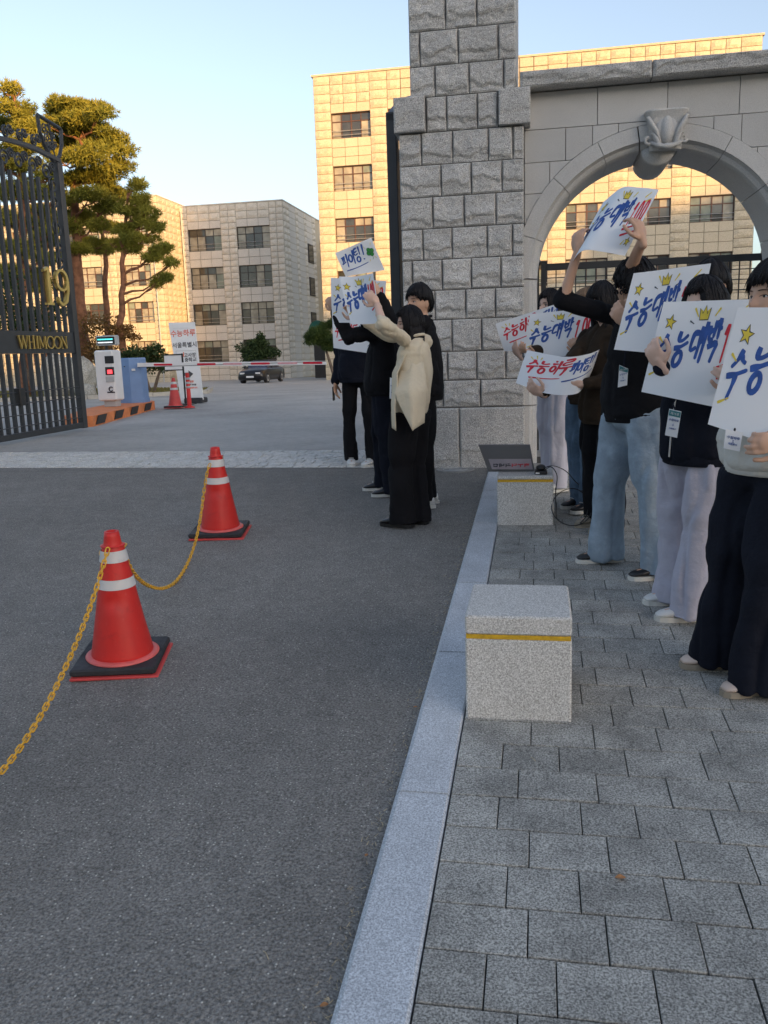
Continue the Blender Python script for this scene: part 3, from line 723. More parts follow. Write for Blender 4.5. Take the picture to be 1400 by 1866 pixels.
# rear link between the two blocks
link = thing('link_building', 'narrow lower wing with tall reddish windows seen between the two school blocks', 'building', (-20, 95, gz(95)))
facade(link, -25.6, -15.0, 95.0, -.9, 14.0, [(-24.6, -23.0), (-22.2, -20.6), (-19.8, -18.2), (-17.4, -15.8)], [12.4, 8.8, 5.2], 2.9, M['panel'], M['frame'], .8, seed=9, cols=2)
mb = MB(); mb.box(-25.6, -15.0, 95.5, 105, -.9, 14.0); mb.build('rear_wall', M['panel_smooth'], link)
# classroom block on the left: front part, return wall, set-back part, side wall
lb = thing('classroom_block', 'stone-clad three-storey classroom block behind the pines, partly in sun', 'school', (-34, 80, gz(80)))
ROW = [13.8, 10.22, 6.75, 3.2]
facade(lb, -56.0, -34.15, 76.0, -.7, 16.2, [(-54.5, -51.3), (-49.0, -45.8), (-43.4, -40.15), (-37.9, -35.3)], [13.8, 10.25, 6.9, 3.3], 1.9, M['panel'], M['frame'], .85, seed=21,
       vis_first=lambda r: abs((r[0]+r[1])/2+36))
facade(lb, -34.15+.0, -23.8, 81.0, -.8, 15.95, [(-33.45, -30.1), (-28.5, -25.2)], ROW, 2.05, M['panel_grey'], M['framed'], .75, seed=31, vis_first=lambda r: -r[2], curt=.5)
mb = MB(); mb.box(-56, -34.18, 76.5, 95, -.7, 16.2); mb.box(-34.16, -23.83, 81.5, 95, -.8, 15.95); mb.build('rear_wall', M['panel_smooth'], lb)
rects = []
for a in range(29):
    for b in range(5): rects.append((76.0+b*1.0, 77.0+b*1.0, 16.2-(a+1)*.583, 16.2-a*.583, True))
panel_wall(lb, 0, 0, -34.17, rects, M['panel'], 'y', seed=3)
rects = []
for a in range(28):
    for (b0, b1, rg) in ((81.0, 82.0, 1), (82.0, 83.0, 1), (83.0, 85.2, 0), (85.2, 86.2, 1), (86.2, 88.4, 0), (88.4, 89.4, 1), (89.4, 91.6, 0), (91.6, 93.0, 1)):
        rects.append((b0, b1, 15.95-(a+1)*.595, 15.95-a*.595, bool(rg)))
panel_wall(lb, 0, 0, -23.82, rects, M['panel_grey'], 'y', seed=4)
for z in (12.0, 8.6, 5.0):
    mb = MB(); mb.box(-23.80, -23.70, 89.5, 91.5, z-.9, z+1.0); f_ = mb.build('window', M['framed'], lb); mb = MB(); mb.box(-23.69, -23.68, 89.6, 91.4, z-.8, z+.9); mb.build('pane', M['glass'], f_)
mb = MB(); mb.box(-56.1, -34.1, 75.88, 95, 16.2, 16.3); mb.box(-34.1, -23.75, 80.9, 95, 15.95, 16.05); mb.build('roof_edge', M['panel_smooth2'], lb)
mb = MB(); mb.tube([(-33.95, 80.80, -.8), (-33.95, 80.80, 15.6)], .07, 8); mb.build('drainpipe', M['grey'], lb)
mb = MB(); mb.tube([(-34.75, 75.80, -.6), (-34.75, 75.80, 15.9)], .06, 8); mb.build('drainpipe', M['grey'], lb)
# entrance awning
aw = thing('awning', 'dark green rounded entrance awning beside the gap between school blocks', 'awning', tuple(K(580, 575, 70)))
AWS = .62; c = K(578, 590, 70); M['awn'] = simple('green_canvas', (.02, .13, .08), .6, .15, 4.)
mb = MB(); rr = []
for k in range(9):
    t = math.pi/2*k/8; rr.append([(c.x+1.1*math.cos(a)*math.cos(t*.0)*1.0, c.y+.8*math.sin(a)*-1, c.z+.6) if False else (c.x+1.1*AWS*math.cos(t)*math.cos(a), c.y-1.0*AWS*math.cos(t)*math.sin(a), c.z-.5+1.2*AWS*math.sin(t)) for a in [math.pi*2*i/18 for i in range(18)]])
mb.loft(rr); cn = mb.build('canopy', M['awn'], aw)
for i in range(9):
    a = math.pi*2*i/18; mb = MB(); mb.tube([(c.x+1.12*AWS*math.cos(t)*math.cos(a), c.y-1.02*AWS*math.cos(t)*math.sin(a), c.z-.5+1.22*AWS*math.sin(t)) for t in [math.pi/2*k/6 for k in range(7)]], .03, 5); mb.build('rib', M['awn'], cn)
mb = MB(); mb.lathe([(1.1*AWS, -.9), (1.1*AWS, -.5)], (c.x, c.y, c.z), 18); mb.build('valance', M['awn'], aw)
mb = MB(); mb.box(c.x-.6, c.x+.6, c.y+.9, c.y+1.1, gz(70), c.z-.5); mb.build('doorway', M['framed'], aw)
# unseen blocks added behind the viewer so that their shadow covers the gate and the forecourt
BY = -90.0
def shadow_block(x0, x1, h0, h1, y0, y1, lab):
    t = thing('added_shadow_block', lab, 'shadow caster', ((x0+x1)/2, y1, -1), 'added shadow casters behind the viewpoint')
    mb = MB(); mb.hexa([(x0, y0, -2), (x1, y0, -2), (x1, y1, -2), (x0, y1, -2), (x0, y0, h0), (x1, y0, h1), (x1, y1, h1), (x0, y1, h0)]); mb.build('wall', M['panel_smooth2'], t)
    w = MB(); z = 2
    while z < min(h0, h1)-2:
        x = x0+1.5
        while x < x1-2.5: w.box(x, x+1.8, y1-.02, y1+.04, z, z+1.5); x += 3.6
        z += 3
    w.build('window_band', M['glass'], t, kind='stuff')
shadow_block(-40, 59, 30, 30, BY-14, BY, 'long pale block added unseen straight behind the viewpoint to cast shade')
shadow_block(59.5, 99, 31.6, 31.6, BY-14, BY, 'pale block added unseen behind the viewpoint on the right to cast shade')
shadow_block(99.2, 116, 32.6, 32.6, BY-14, BY, 'tall block added out of view on the right to cast shade')
shadow_block(116.2, 131, 32.9, 33.6, BY-14, BY, 'block added out of view beside the sloping one to cast shade')
shadow_block(131.2, 150, 33.6, 37.8, BY-14, BY, 'block added out of view on the right, roof sloped to slant its shadow')
shadow_block(150.2, 260, 40, 40, BY-14, BY, 'tallest block added out of view farthest right to cast shade')

# ================================================================== PLANTS
def foliage(mb_v, mb_f, centers, radii, n_per, size, kind, rng, up=.35):
    """many small leaf-sized blades in clumps, appended as numpy quads/tris"""
    for c, r in zip(centers, radii):
        n = int(n_per*r[0]*r[1])
        d = rng.normal(size=(n, 3)); d /= np.linalg.norm(d, axis=1)[:, None]
        rr = rng.rand(n, 1)**.35; p = np.array(c)+d*np.array(r)*rr
        if kind == 'needle':
            k = 5
            for q in range(k):
                dd = d*.5+rng.normal(size=(n, 3))*.6; dd[:, 2] += up; dd /= np.linalg.norm(dd, axis=1)[:, None]
                L = size*(.7+.6*rng.rand(n, 1)); w = np.cross(dd, rng.normal(size=(n, 3))); w /= np.linalg.norm(w, axis=1)[:, None]+1e-9
                w *= size*.10; a = p-w; b = p+w; t = p+dd*L
                base = sum(len(x) for x in mb_v); mb_v.append(np.stack([a, b, t], 1).reshape(-1, 3))
                idx = base+np.arange(n*3).reshape(n, 3); mb_f.append(idx)
        else:
            dd = d*.6+rng.normal(size=(n, 3))*.7; dd /= np.linalg.norm(dd, axis=1)[:, None]
            w = np.cross(dd, rng.normal(size=(n, 3))); w /= np.linalg.norm(w, axis=1)[:, None]+1e-9
            L = size*(.6+.8*rng.rand(n, 1)); a = p; b = p+dd*L*.5+w*L*.3; t = p+dd*L; e = p+dd*L*.5-w*L*.3
            base = sum(len(x) for x in mb_v); mb_v.append(np.stack([a, b, t, e], 1).reshape(-1, 3))
            q_ = base+np.arange(n*4).reshape(n, 4); mb_f.append(q_)
def np_mesh(name, V, Fs, mat, parent):
    V = np.concatenate(V)-np.array(org(parent) if parent else (0, 0, 0)); F = np.concatenate(Fs); k = F.shape[1]
    me = bpy.data.meshes.new(name); me.vertices.add(len(V)); me.vertices.foreach_set('co', V.astype(np.float32).ravel())
    me.loops.add(F.size); me.loops.foreach_set('vertex_index', F.astype(np.int32).ravel())
    me.polygons.add(len(F)); me.polygons.foreach_set('loop_start', (np.arange(len(F))*k).astype(np.int32)); me.polygons.foreach_set('loop_total', np.full(len(F), k, np.int32))
    me.update(calc_edges=True); me.materials.append(mat); return link_mesh(name, me, parent)
def pine(name, label, px, ybase_px, Yd, top_px, pads, trunk_pts, r0, seed, density=430):
    """pads and trunk given as photograph px,py at distance Yd (+ own depth offset)"""
    rng = np.random.RandomState(seed); R_ = random.Random(seed)
    b = K(px, ybase_px, Yd); b.z = gz(Yd)-.1
    t = thing(name, label, 'tree', tuple(b), 'tall red pines on the lawn')
    P = [b]+[K(x, y, Yd) for x, y in trunk_pts]
    # refine
    Q = []; 
    for i in range(len(P)-1):
        for k in range(4): Q.append(P[i].lerp(P[i+1], k/4)+Vector((R_.uniform(-.05, .05), R_.uniform(-.1, .1), 0)))
    Q.append(P[-1]); n = len(Q); mb = MB(); mb.tube(Q, [r0*(1-.82*i/(n-1))+(.10*r0*max(0, 1-i)) for i in range(n)], 10); mb.build('trunk', M['bark'], t, smooth=True)
    C = []; Rr = []
    limbs = MB()
    for (x, y, rx, ry, dy) in pads:
        c = K(x, y, Yd+dy); s = (Yd+dy)/1540.0; a = rx*s; h = ry*s
        # each pad is several sub-clumps so that the outline is broken
        m = 6
        for q in range(m):
            o = Vector((R_.uniform(-1, 1)*a*.62, R_.uniform(-1, 1)*a*.6, R_.uniform(-.6, .6)*h)); k = R_.uniform(.50, .78)
            C.append(tuple(c+o)); Rr.append((a*k, a*k, max(.14, h*k*1.1)))
        j = min(range(n), key=lambda i: abs(Q[i].z-(c.z-.25*abs(c.x-Q[i].x)-.3))); s0 = Q[j]; e = c-Vector((0, 0, h*.5)); mid = s0.lerp(e, .5)+Vector((0, 0, -.12*(e-s0).length+.1))
        limbs.tube([s0, s0.lerp(mid, .5)+Vector((0, 0, .06)), mid, mid.lerp(e, .5)+Vector((R_.uniform(-.1, .1), 0, .05)), e], [.06, .048, .036, .026, .015], 6)
        for q in range(3):
            e2 = c+Vector((R_.uniform(-.8, .8)*a, R_.uniform(-.6, .6)*a, R_.uniform(-.1, .5)*h)); limbs.tube([mid.lerp(e, .4), mid.lerp(e2, .6)-Vector((0, 0, .08)), e2], [.03, .022, .01], 5)
    limbs.build('limbs', M['bark'], t, kind='stuff')
    V = []; Fs = []; foliage(V, Fs, C, Rr, density, .185, 'needle', rng)
    np_mesh('crown', V, Fs, M['needle'], t)
    return t
TREES = True
if TREES:
    pine('pine_tree', 'tallest red pine nearest the gate leaf, sunlit crown against the sky', 158, 672, 33, 175,
     [(150, 195, 45, 14, 0), (105, 200, 35, 14, 1), (185, 208, 25, 10, -1), (95, 225, 40, 16, 0), (160, 230, 50, 16, 0), (125, 255, 48, 16, 1), (190, 250, 40, 14, 0), (215, 278, 32, 14, 0), (155, 285, 45, 16, -1), (110, 290, 30, 14, 1), (222, 300, 22, 12, 0),
      (190, 315, 42, 14, 0), (140, 325, 40, 12, 0), (205, 345, 30, 10, 1), (160, 355, 45, 12, -1), (115, 365, 30, 12, 0), (195, 375, 30, 10, 0), (150, 392, 42, 12, 1), (125, 415, 30, 12, 0), (175, 410, 25, 10, 0), (140, 452, 30, 9, 0), (180, 445, 26, 9, 1)],
     [(150, 600), (141, 500), (140, 420), (136, 340), (150, 270), (148, 215)], .30, 1)
    pine('pine_tree', 'slim red pine standing between the tallest pine and the crooked right-hand one', 197, 660, 37, 300,
     [(180, 330, 28, 10, 2), (215, 360, 26, 9, 1), (175, 400, 24, 9, 2), (205, 415, 24, 9, 1), (165, 440, 26, 8, 2), (185, 452, 28, 8, 0)],
     [(194, 560), (190, 460), (191, 390), (196, 340)], .17, 2)
    pine('pine_tree', 'crooked red pine at the right of the clump with a long drooping side branch', 228, 650, 32, 320,
     [(245, 340, 20, 12, 0), (255, 365, 22, 10, 0), (270, 385, 22, 9, 0), (235, 385, 24, 9, 0), (262, 405, 24, 9, 0), (225, 415, 24, 9, 0), (255, 432, 30, 9, 0), (285, 415, 16, 8, 0), (235, 452, 26, 7, 0), (215, 445, 22, 7, 0),
      (290, 455, 24, 9, 0), (315, 478, 16, 7, 0), (275, 470, 22, 7, 0), (300, 505, 18, 7, 0), (285, 515, 14, 6, 0)],
     [(220, 590), (223, 520), (224, 440), (228, 380), (238, 345)], .16, 3, 520)
    pine('pine_tree', 'red pine at the left edge behind the iron gate with sunlit top', 48, 690, 30, 150,
     [(25, 165, 26, 14, 0), (15, 195, 34, 16, 0), (48, 205, 24, 14, 0), (5, 230, 40, 16, 1), (55, 240, 30, 14, 0), (30, 265, 45, 16, 0), (75, 262, 25, 12, 1), (0, 300, 40, 14, 0), (50, 300, 34, 12, 0), (85, 320, 25, 10, 0), (20, 345, 45, 14, 0), (70, 355, 32, 12, 0),
      (10, 400, 40, 14, 0), (60, 405, 38, 12, 1), (90, 425, 22, 10, 0), (25, 450, 45, 14, 0), (75, 470, 30, 10, 0), (10, 500, 40, 14, 0), (50, 520, 40, 14, 1)],
     [(44, 600), (38, 500), (40, 400), (38, 300), (28, 190)], .26, 4)
    pine('pine_tree', 'red pine half hidden behind the bars of the iron gate', 92, 685, 34, 300,
     [(95, 345, 30, 11, 2), (75, 385, 30, 11, 2), (100, 395, 26, 10, 2), (70, 440, 34, 11, 2), (100, 470, 28, 9, 2), (60, 495, 34, 12, 2)],
     [(84, 600), (80, 500), (86, 420), (92, 350)], .22, 5)
def shrub(name, label, x, y0, Yd, blobs, mat, leaf=.10, dens=900, trunk=None, seed=0, kind='leaf', cat='shrub'):
    rng = np.random.RandomState(seed); b = K(x, y0, Yd); b.z = gz(Yd)
    t = thing(name, label, cat, tuple(b)); C = []; Rr = []; s = Yd/1540.
    for (px, py, rx, ry) in blobs:
        c = K(px, py, Yd)
        for q in range(5):
            o = np.array([rng.uniform(-.5, .5)*rx*s, rng.uniform(-.6, .6)*rx*s, rng.uniform(-.5, .5)*ry*s]); k = rng.uniform(.45, .75)
            C.append(tuple(np.array(c)+o)); Rr.append((rx*s*k, rx*s*k, ry*s*k))
    V = []; Fs = []; foliage(V, Fs, C, Rr, dens, leaf, kind, rng); np_mesh('foliage', V, Fs, mat, t)
    mb = MB(); h = (C[0][2]-b.z)
    for q in range(4 if trunk is None else trunk):
        a = q*1.7+seed; c = Vector(C[(q*3) % len(C)]); mb.tube([b+Vector((.05*math.cos(a), .05*math.sin(a), -.05)), b.lerp(c, .5)+Vector((.04*math.cos(a), 0, 0)), c], [.05, .035, .015] if trunk is None else [.11, .08, .04], 6)
    mb.build('stems', M['bark2'], t, kind='stuff'); return t
shrub('round_tree', 'cloud-pruned dark green pine left of the placards beside the school wall', 612, 690, 46, [(585, 602, 28, 14), (600, 588, 24, 10), (572, 618, 20, 10), (600, 622, 26, 12), (580, 612, 26, 12), (590, 628, 22, 10)], M['needle_dark'], .16, 800, 1, 1, 'needle', 'tree')
shrub('conical_bush', 'dark green bush in front of the classroom block beside the parked car', 472, 688, 62, [(472, 650, 34, 26), (470, 625, 24, 16), (450, 640, 18, 14), (495, 645, 18, 14), (474, 612, 10, 10)], M['shrub'], .16, 900, None, 2, cat='bush')
shrub('hedge_bush', 'dense dark green shrub behind the blue barrier cabinet', 275, 690, 31, [(255, 655, 34, 30), (290, 660, 26, 26), (235, 650, 26, 26), (275, 640, 26, 16)], M['shrub'], .11, 1800, None, 3, cat='bush')
shrub('autumn_bush', 'reddish-brown autumn shrub between the pine trunks', 190, 680, 32, [(185, 600, 34, 26), (160, 590, 22, 30), (210, 615, 26, 22), (180, 640, 40, 26), (225, 600, 26, 14), (240, 612, 18, 8)], M['autumn'], .09, 1100, None, 4, cat='bush')
shrub('dark_bush', 'dark shrub behind the name band of the iron gate', 60, 690, 29, [(20, 560, 40, 34), (60, 570, 34, 30), (100, 575, 30, 34), (40, 610, 50, 34), (110, 625, 30, 30), (10, 520, 30, 34)], M['shrub'], .11, 1000, None, 5, cat='bush')
# lawn with tufts and its kerb
lawn = MB(); lp = [(-40, 26.5), (-16.5, 28.6), (-13.0, 30.2), (-12.2, 32.2), (-14, 37), (-20, 41), (-45, 43)]
G0 = [G(0, 742), G(150, 712), G(300, 703), G(400, 698), G(450, 700)]
lawn_pts = [(-60, 25.0), (-22, 25.6), (-14.5, 28.0), (-12.6, 31.0), (-14.6, 36.5), (-22, 42), (-60, 46)]
mb = MB(); mb.prism(lawn_pts, lambda u, v, k: (u, v, gz(v)+(.08 if k else -.3))); lo = mb.build('lawn', M['soil'], kind='structure')
from mathutils.geometry import intersect_point_tri_2d
def inside(x, y, poly):
    c = False; j = len(poly)-1
    for i in range(len(poly)):
        if (poly[i][1] > y) != (poly[j][1] > y) and x < (poly[j][0]-poly[i][0])*(y-poly[i][1])/(poly[j][1]-poly[i][1])+poly[i][0]: c = not c
        j = i
    return c
V = []; Fs = []; n = 26000; P = np.stack([RNG.uniform(-45, -12.5, n), RNG.uniform(25, 42, n)], 1)
P = np.array([p for p in P if inside(p[0], p[1], lawn_pts)]); z = np.array([gz(y) for y in P[:, 1]])+.08; n = len(P); B = np.column_stack([P, z])
dd = RNG.normal(size=(n, 3))*.35; dd[:, 2] = 1; w = np.cross(dd, RNG.normal(size=(n, 3))); w /= np.linalg.norm(w, axis=1)[:, None]; V.append(np.stack([B-w*.015, B+w*.015, B+dd*.09], 1).reshape(-1, 3)); Fs.append(np.arange(n*3).reshape(n, 3))
go = np_mesh('grass', V, Fs, M['grass'], None); go['kind'] = 'stuff'
kb = bpy.data.objects.new('lawn_kerb', None); COL.objects.link(kb); kb['kind'] = 'structure'; ORG['lawn_kerb'] = Vector((0, 0, 0))
M['lk'] = simple('lawn_kerb_stone', (.42, .39, .34), .85, .1, 8., .3, 40.)
for i in range(5):
    a = Vector((*lawn_pts[i], 0)); b = Vector((*lawn_pts[i+1], 0)); L = (b-a).length; m = int(L/1.0); d = (b-a)/L; nrm = Vector((d.y, -d.x, 0))
    for k in range(m):
        p = a+d*(k+.01)*L/m; q = a+d*(k+.99)*L/m; zz = gz(p.y)
        mb = MB(); mb.hexa([tuple(v+Vector((0, 0, zz-.1))) for v in (p, p+nrm*.16, q+nrm*.16, q)]+[tuple(v+Vector((0, 0, zz+.11))) for v in (p, p+nrm*.16, q+nrm*.16, q)])
        mb.f = [f if True else f for f in mb.f]; mb.build('kerb_stone', M['lk'], kb)
def rock(label, c, ax, seed):
    mb = MB(); mb.ell((0, 0, 0), (1, 1, 1), 26, 18); P = np.array(mb.v); n = fbm(P*1.1+seed*9, 3); n2 = fbm(P*3.5+seed, 3); P = P*(1+.24*n+.06*n2)[:, None]; P = np.sign(P)*np.abs(P)**.8*np.array(ax)
    mb.v = [tuple(p+np.array(c)) for p in P]; o = mb.build('boulder', M['rock'], smooth=False); tag(o, label, 'boulder'); return o
c = K(142, 665, 28.5); rock('large pale boulder beside the end post of the iron gate', (c.x-.25, 28.5, gz(28.5)+.68), (.85, .6, .78), 1)
c = K(100, 670, 28.2); rock('tall pale boulder seen through the bars below the gilded name', (c.x, 28.2, gz(28.2)+.65), (.5, .5, .85), 2)
c = K(155, 688, 27.8); rock('small low stone at the foot of the large boulder', (c.x, 27.8, gz(27.8)+.2), (.35, .3, .28), 3)

# ================================================================== CAMPUS FURNITURE
GZ = gz(15)
isl = thing('kerb_island', 'raised orange and black striped concrete island under the ticket machine', 'island', tuple(G(200, 768)))
A, B_, C_, D_ = G(268, 758), G(270, 742), G(70, 768), G(50, 812)
A = Vector((-8.72, 16.9, GZ)); 
ix0, ix1, iy0, iy1 = -10.35, -8.35, 13.9, 18.9
isl_pts = [(-8.35, 18.6), (-8.55, 19.2), (-9.9, 19.2), (-9.9, 14.0), (-8.5, 13.9), (-8.2, 14.6)]
isl_pts = [(-7.95, 14.2), (-8.95, 18.9), (-9.15, 19.2), (-9.85, 19.1), (-9.4, 16.6), (-8.6, 14.3), (-8.3, 14.0)]
mb = MB(); mb.prism(isl_pts, lambda u, v, k: (u, v, GZ+(.17 if k else -.1))); mb.build('body', M['orange'], isl)
pa, pb = Vector((-7.95, 14.2, 0)), Vector((-8.95, 18.9, 0)); dv = (pb-pa); nn = Vector((dv.y, -dv.x, 0)).normalized()
for k in range(4):
    a = pa+dv*(k*.25+.03); b = pa+dv*(k*.25+.145); mb = MB(); s = Vector((0, .12, 0))
    mb.hexa([tuple(v) for v in (a+nn*.001+Vector((0, 0, GZ)), a+nn*.012+Vector((0, 0, GZ)), b+nn*.012+Vector((0, 0, GZ)), b+nn*.001+Vector((0, 0, GZ)), a+s+nn*.001+Vector((0, 0, GZ+.16)), a+s+nn*.012+Vector((0, 0, GZ+.16)), b+s+nn*.012+Vector((0, 0, GZ+.16)), b+s+nn*.001+Vector((0, 0, GZ+.16)))])
    mb.build('black_stripe', M['blackpaint'], isl)
# ticket machine
YK = 17.0; kb_ = K(205, 745, YK); kx0, kx1 = K(182, 700, YK).x, K(216, 700, YK).x; zt = K(198, 638, YK).z; zb = K(205, 730, YK).z
tm = thing('ticket_machine', 'pale grey ticket machine with red lit panel on the striped island', 'ticket machine', ((kx0+kx1)/2, YK, GZ+.2))
mb = MB(); mb.cbox(kx0+.09, kx1-.06, YK-.06, YK+.16, GZ+.17, zb+.02, .01); mb.build('pedestal', M['grey'], tm)
mb = MB(); mb.cbox(kx0, kx1, YK-.14, YK+.24, zb, zt, .03); body = mb.build('housing', M['white'], tm)
def fp(px, py): return K(px, py, YK-.14)
def plate(name, pxa, pya, pxb, pyb, Y, mat, parent, d=.012):
    a = K(pxa, pya, Y); b = K(pxb, pyb, Y); mb = MB(); mb.box(min(a.x, b.x), max(a.x, b.x), Y-d, Y, min(a.z, b.z), max(a.z, b.z)); return mb.build(name, mat, parent)
plate('screen', 191, 649, 208, 662, YK-.141, M['black'], body); plate('recess', 192, 669, 209, 683, YK-.141, M['black'], body)
plate('lit_button', 196, 674, 205, 681, YK-.154, M['led_red'], body); plate('ticket_tray', 193, 686, 209, 696, YK-.141, M['grey'], body)
mb = MB(); c = fp(203, 709); mb.tube([(c.x+.045*math.cos(a), YK-.15, c.z+.045*math.sin(a)) for a in [.6+i*.5 for i in range(11)]], .011, 6); mb.build('emblem', M['dink'], body)
plate('caption', 196, 714, 210, 716, YK-.141, M['dink'], body, .004)
pa_ = K(176, 612, YK); pb_ = K(214, 629, YK)
mb = MB(); mb.cbox(pa_.x, pb_.x, YK-.05, YK+.12, pb_.z, pa_.z, .02); dh = mb.build('display_housing', M['grey'], tm)
mb = MB(); mb.tube([((kx0+kx1)/2, YK+.03, zt-.02), ((kx0+kx1)/2, YK+.03, pb_.z+.02)], .03, 8); mb.build('display_post', M['black'], tm)
mb = MB(); mb.box(pa_.x+.03, pb_.x-.03, YK-.058, YK-.052, pb_.z+.03, pa_.z-.03); mb.build('display_panel', M['black'], dh)
R_ = random.Random(5)
for zz, m in (((pa_.z+pb_.z)/2+.025, 'led_cyan'), ((pa_.z+pb_.z)/2-.04, 'led_white')):
    mb = MB(); x = pa_.x+.05
    while x < pb_.x-.07:
        w = R_.uniform(.012, .03); mb.box(x, x+w, YK-.064, YK-.06, zz-.014, zz+.012); x += w+.007
    mb.build('led_text', M[m], dh)
# barrier cabinet and arm
YB = 18.4; bx0, bx1 = K(217, 700, YB).x, K(262, 700, YB).x; bz = K(240, 652, YB).z
bc = thing('barrier_cabinet', 'blue painted barrier cabinet behind the ticket machine', 'barrier cabinet', ((bx0+bx1)/2, YB, GZ+.2))
def cab(z, s): return [(bx0+s, YB-.12, z), (bx0+(bx1-bx0)*.62, YB-.2+s, z), (bx1-s, YB-.05, z), (bx1-s, YB+.25, z), (bx0+s, YB+.25, z)]
mb = MB(); mb.loft([cab(GZ+.165, -.005), cab(GZ+.26, -.005), cab(GZ+.26, .012), cab(bz-.03, .02), cab(bz, .04)]); cb = mb.build('housing', M['bluebox'], bc)
mb = MB(); c = K(226, 668, YB-.2); mb.lathe([(.012, 0), (.012, .02)], (0, 0, 0), 8); mb.v = [(c.x+v[0], YB-.165-v[2], c.z+v[1]) for v in mb.v]; mb.build('key_lock', M['black'], cb)
mb = MB(); c = K(246, 674, YB-.1); mb.cbox(c.x-.04, c.x+.04, YB-.19, YB-.155, c.z-.02, c.z+.03, .005); mb.build('decal', M['white'], cb)
ba = thing('road_barrier', 'white lowered barrier arm with red reflective patches across the drive', 'barrier', (bx1, YB-.15, 1.4))
p0, p1 = K(252, 665, YB-.12), K(595, 661, YB-.12)
hh_ = .045; ya = YB-.16
mb = MB(); mb.hexa([(p0.x, ya, p0.z-hh_), (p1.x, ya, p1.z-hh_*.9), (p1.x, ya+.05, p1.z-hh_*.9), (p0.x, ya+.05, p0.z-hh_), (p0.x, ya, p0.z+hh_), (p1.x, ya, p1.z+hh_*.9), (p1.x, ya+.05, p1.z+hh_*.9), (p0.x, ya+.05, p0.z+hh_)])
arm = mb.build('arm', M['white'], ba)
M['redtape'] = simple('red_reflector', (.55, .01, .035), .4, .1, 20.); M['pinktape'] = simple('pale_pink_reflector', (.66, .34, .36), .4, .1, 20.)
for a, b, m in ((280, 314, 'redtape'), (359, 393, 'redtape'), (406, 441, 'pinktape'), (457, 492, 'redtape'), (506, 542, 'pinktape'), (552, 588, 'redtape')):
    u, w = K(a, 662, ya-.004), K(b, 662, ya-.004); t = lambda x: p0.z+(p1.z-p0.z)*(x-p0.x)/(p1.x-p0.x); r = .022
    ol = [(u.x+r-r*math.sin(q), t(u.x)+r*math.cos(q)) for q in [math.pi*k/6 for k in range(7)]]+[(w.x-r+r*math.sin(q), t(w.x)-r*math.cos(q)) for q in [math.pi*k/6 for k in range(7)]]
    mb = MB(); mb.prism(ol, lambda x, z, k: (x, ya-(.004 if k else 0), z)); mb.build('reflector', M[m], arm)
mb = MB(); mb.box(p0.x, p1.x, ya-.002, ya+.055, p0.z-hh_-.012, p0.z-hh_-.001); mb.build('edge_strip', M['black'], arm)
# text helper
def text_mesh(s, size, mat, extrude=0.001, bold=0.0, align='CENTER'):
    cu = bpy.data.curves.new('t', 'FONT'); cu.body = s; cu.size = size; cu.extrude = extrude; cu.offset = bold; cu.align_x = align; cu.align_y = 'CENTER'; cu.resolution_u = 3
    ob = bpy.data.objects.new('t', cu); COL.objects.link(ob); bpy.context.view_layer.update()
    me = bpy.data.meshes.new_from_object(ob.evaluated_get(bpy.context.evaluated_depsgraph_get())); bpy.data.objects.remove(ob); me.materials.clear(); me.materials.append(mat); return me
def put_text(name, s, size, mat, c, ux, uz, parent, bold=0., scale=(1, 1), align='CENTER'):
    """lettering at world c, ux = reading direction, uz = up"""
    ux = Vector(ux).normalized(); uz = Vector(uz); uz = (uz-ux*uz.dot(ux)).normalized(); n = ux.cross(uz)
    me = text_mesh(s, size, mat, .0008, bold, align); me.name = name; me.transform(Matrix((( ux.x*scale[0], uz.x*scale[1], n.x, c[0]-org(parent).x), (ux.y*scale[0], uz.y*scale[1], n.y, c[1]-org(parent).y), (ux.z*scale[0], uz.z*scale[1], n.z, c[2]-org(parent).z), (0, 0, 0, 1))))
    return link_mesh(name, me, parent)
# tall white exam notice
YS = 21.0; q = [K(371, 729, YS), K(337, 729, YS), K(307, 588, YS+.25), K(355, 587, YS+.25)]
q = [K(330, 730, YS), K(371, 728, YS), K(355, 587, YS+.3), K(307, 588, YS+.3)]
nb_ = thing('notice_board', 'tall leaning white exam notice board with red and black printing', 'sign', (q[0].x+.2, YS, gz(YS)))
nrm = (q[1]-q[0]).cross(q[3]-q[0]).normalized(); 
if nrm.y > 0: nrm = -nrm
mb = MB(); mb.hexa([tuple(v+Vector(d)) for d in (tuple(-nrm*.02), ) for v in q]+[tuple(v) for v in q]); mb.build('panel', M['white'], nb_)
mb = MB(); mb.cbox(q[0].x+.1, q[1].x-.02, YS-.05, YS+.35, gz(YS), gz(YS)+.14, .02); mb.build('weight_base', M['rubber'], nb_)
def nq(u, v): 
    a = q[0].lerp(q[1], u); b = q[3].lerp(q[2], u); return a.lerp(b, v)+nrm*.006
ux = (q[1]-q[0]); uz = (q[3]-q[0])
M['notred'] = simple('orange_red_print', (.75, .13, .06), .6); M['notblk'] = simple('dark_print', (.06, .06, .065), .6)
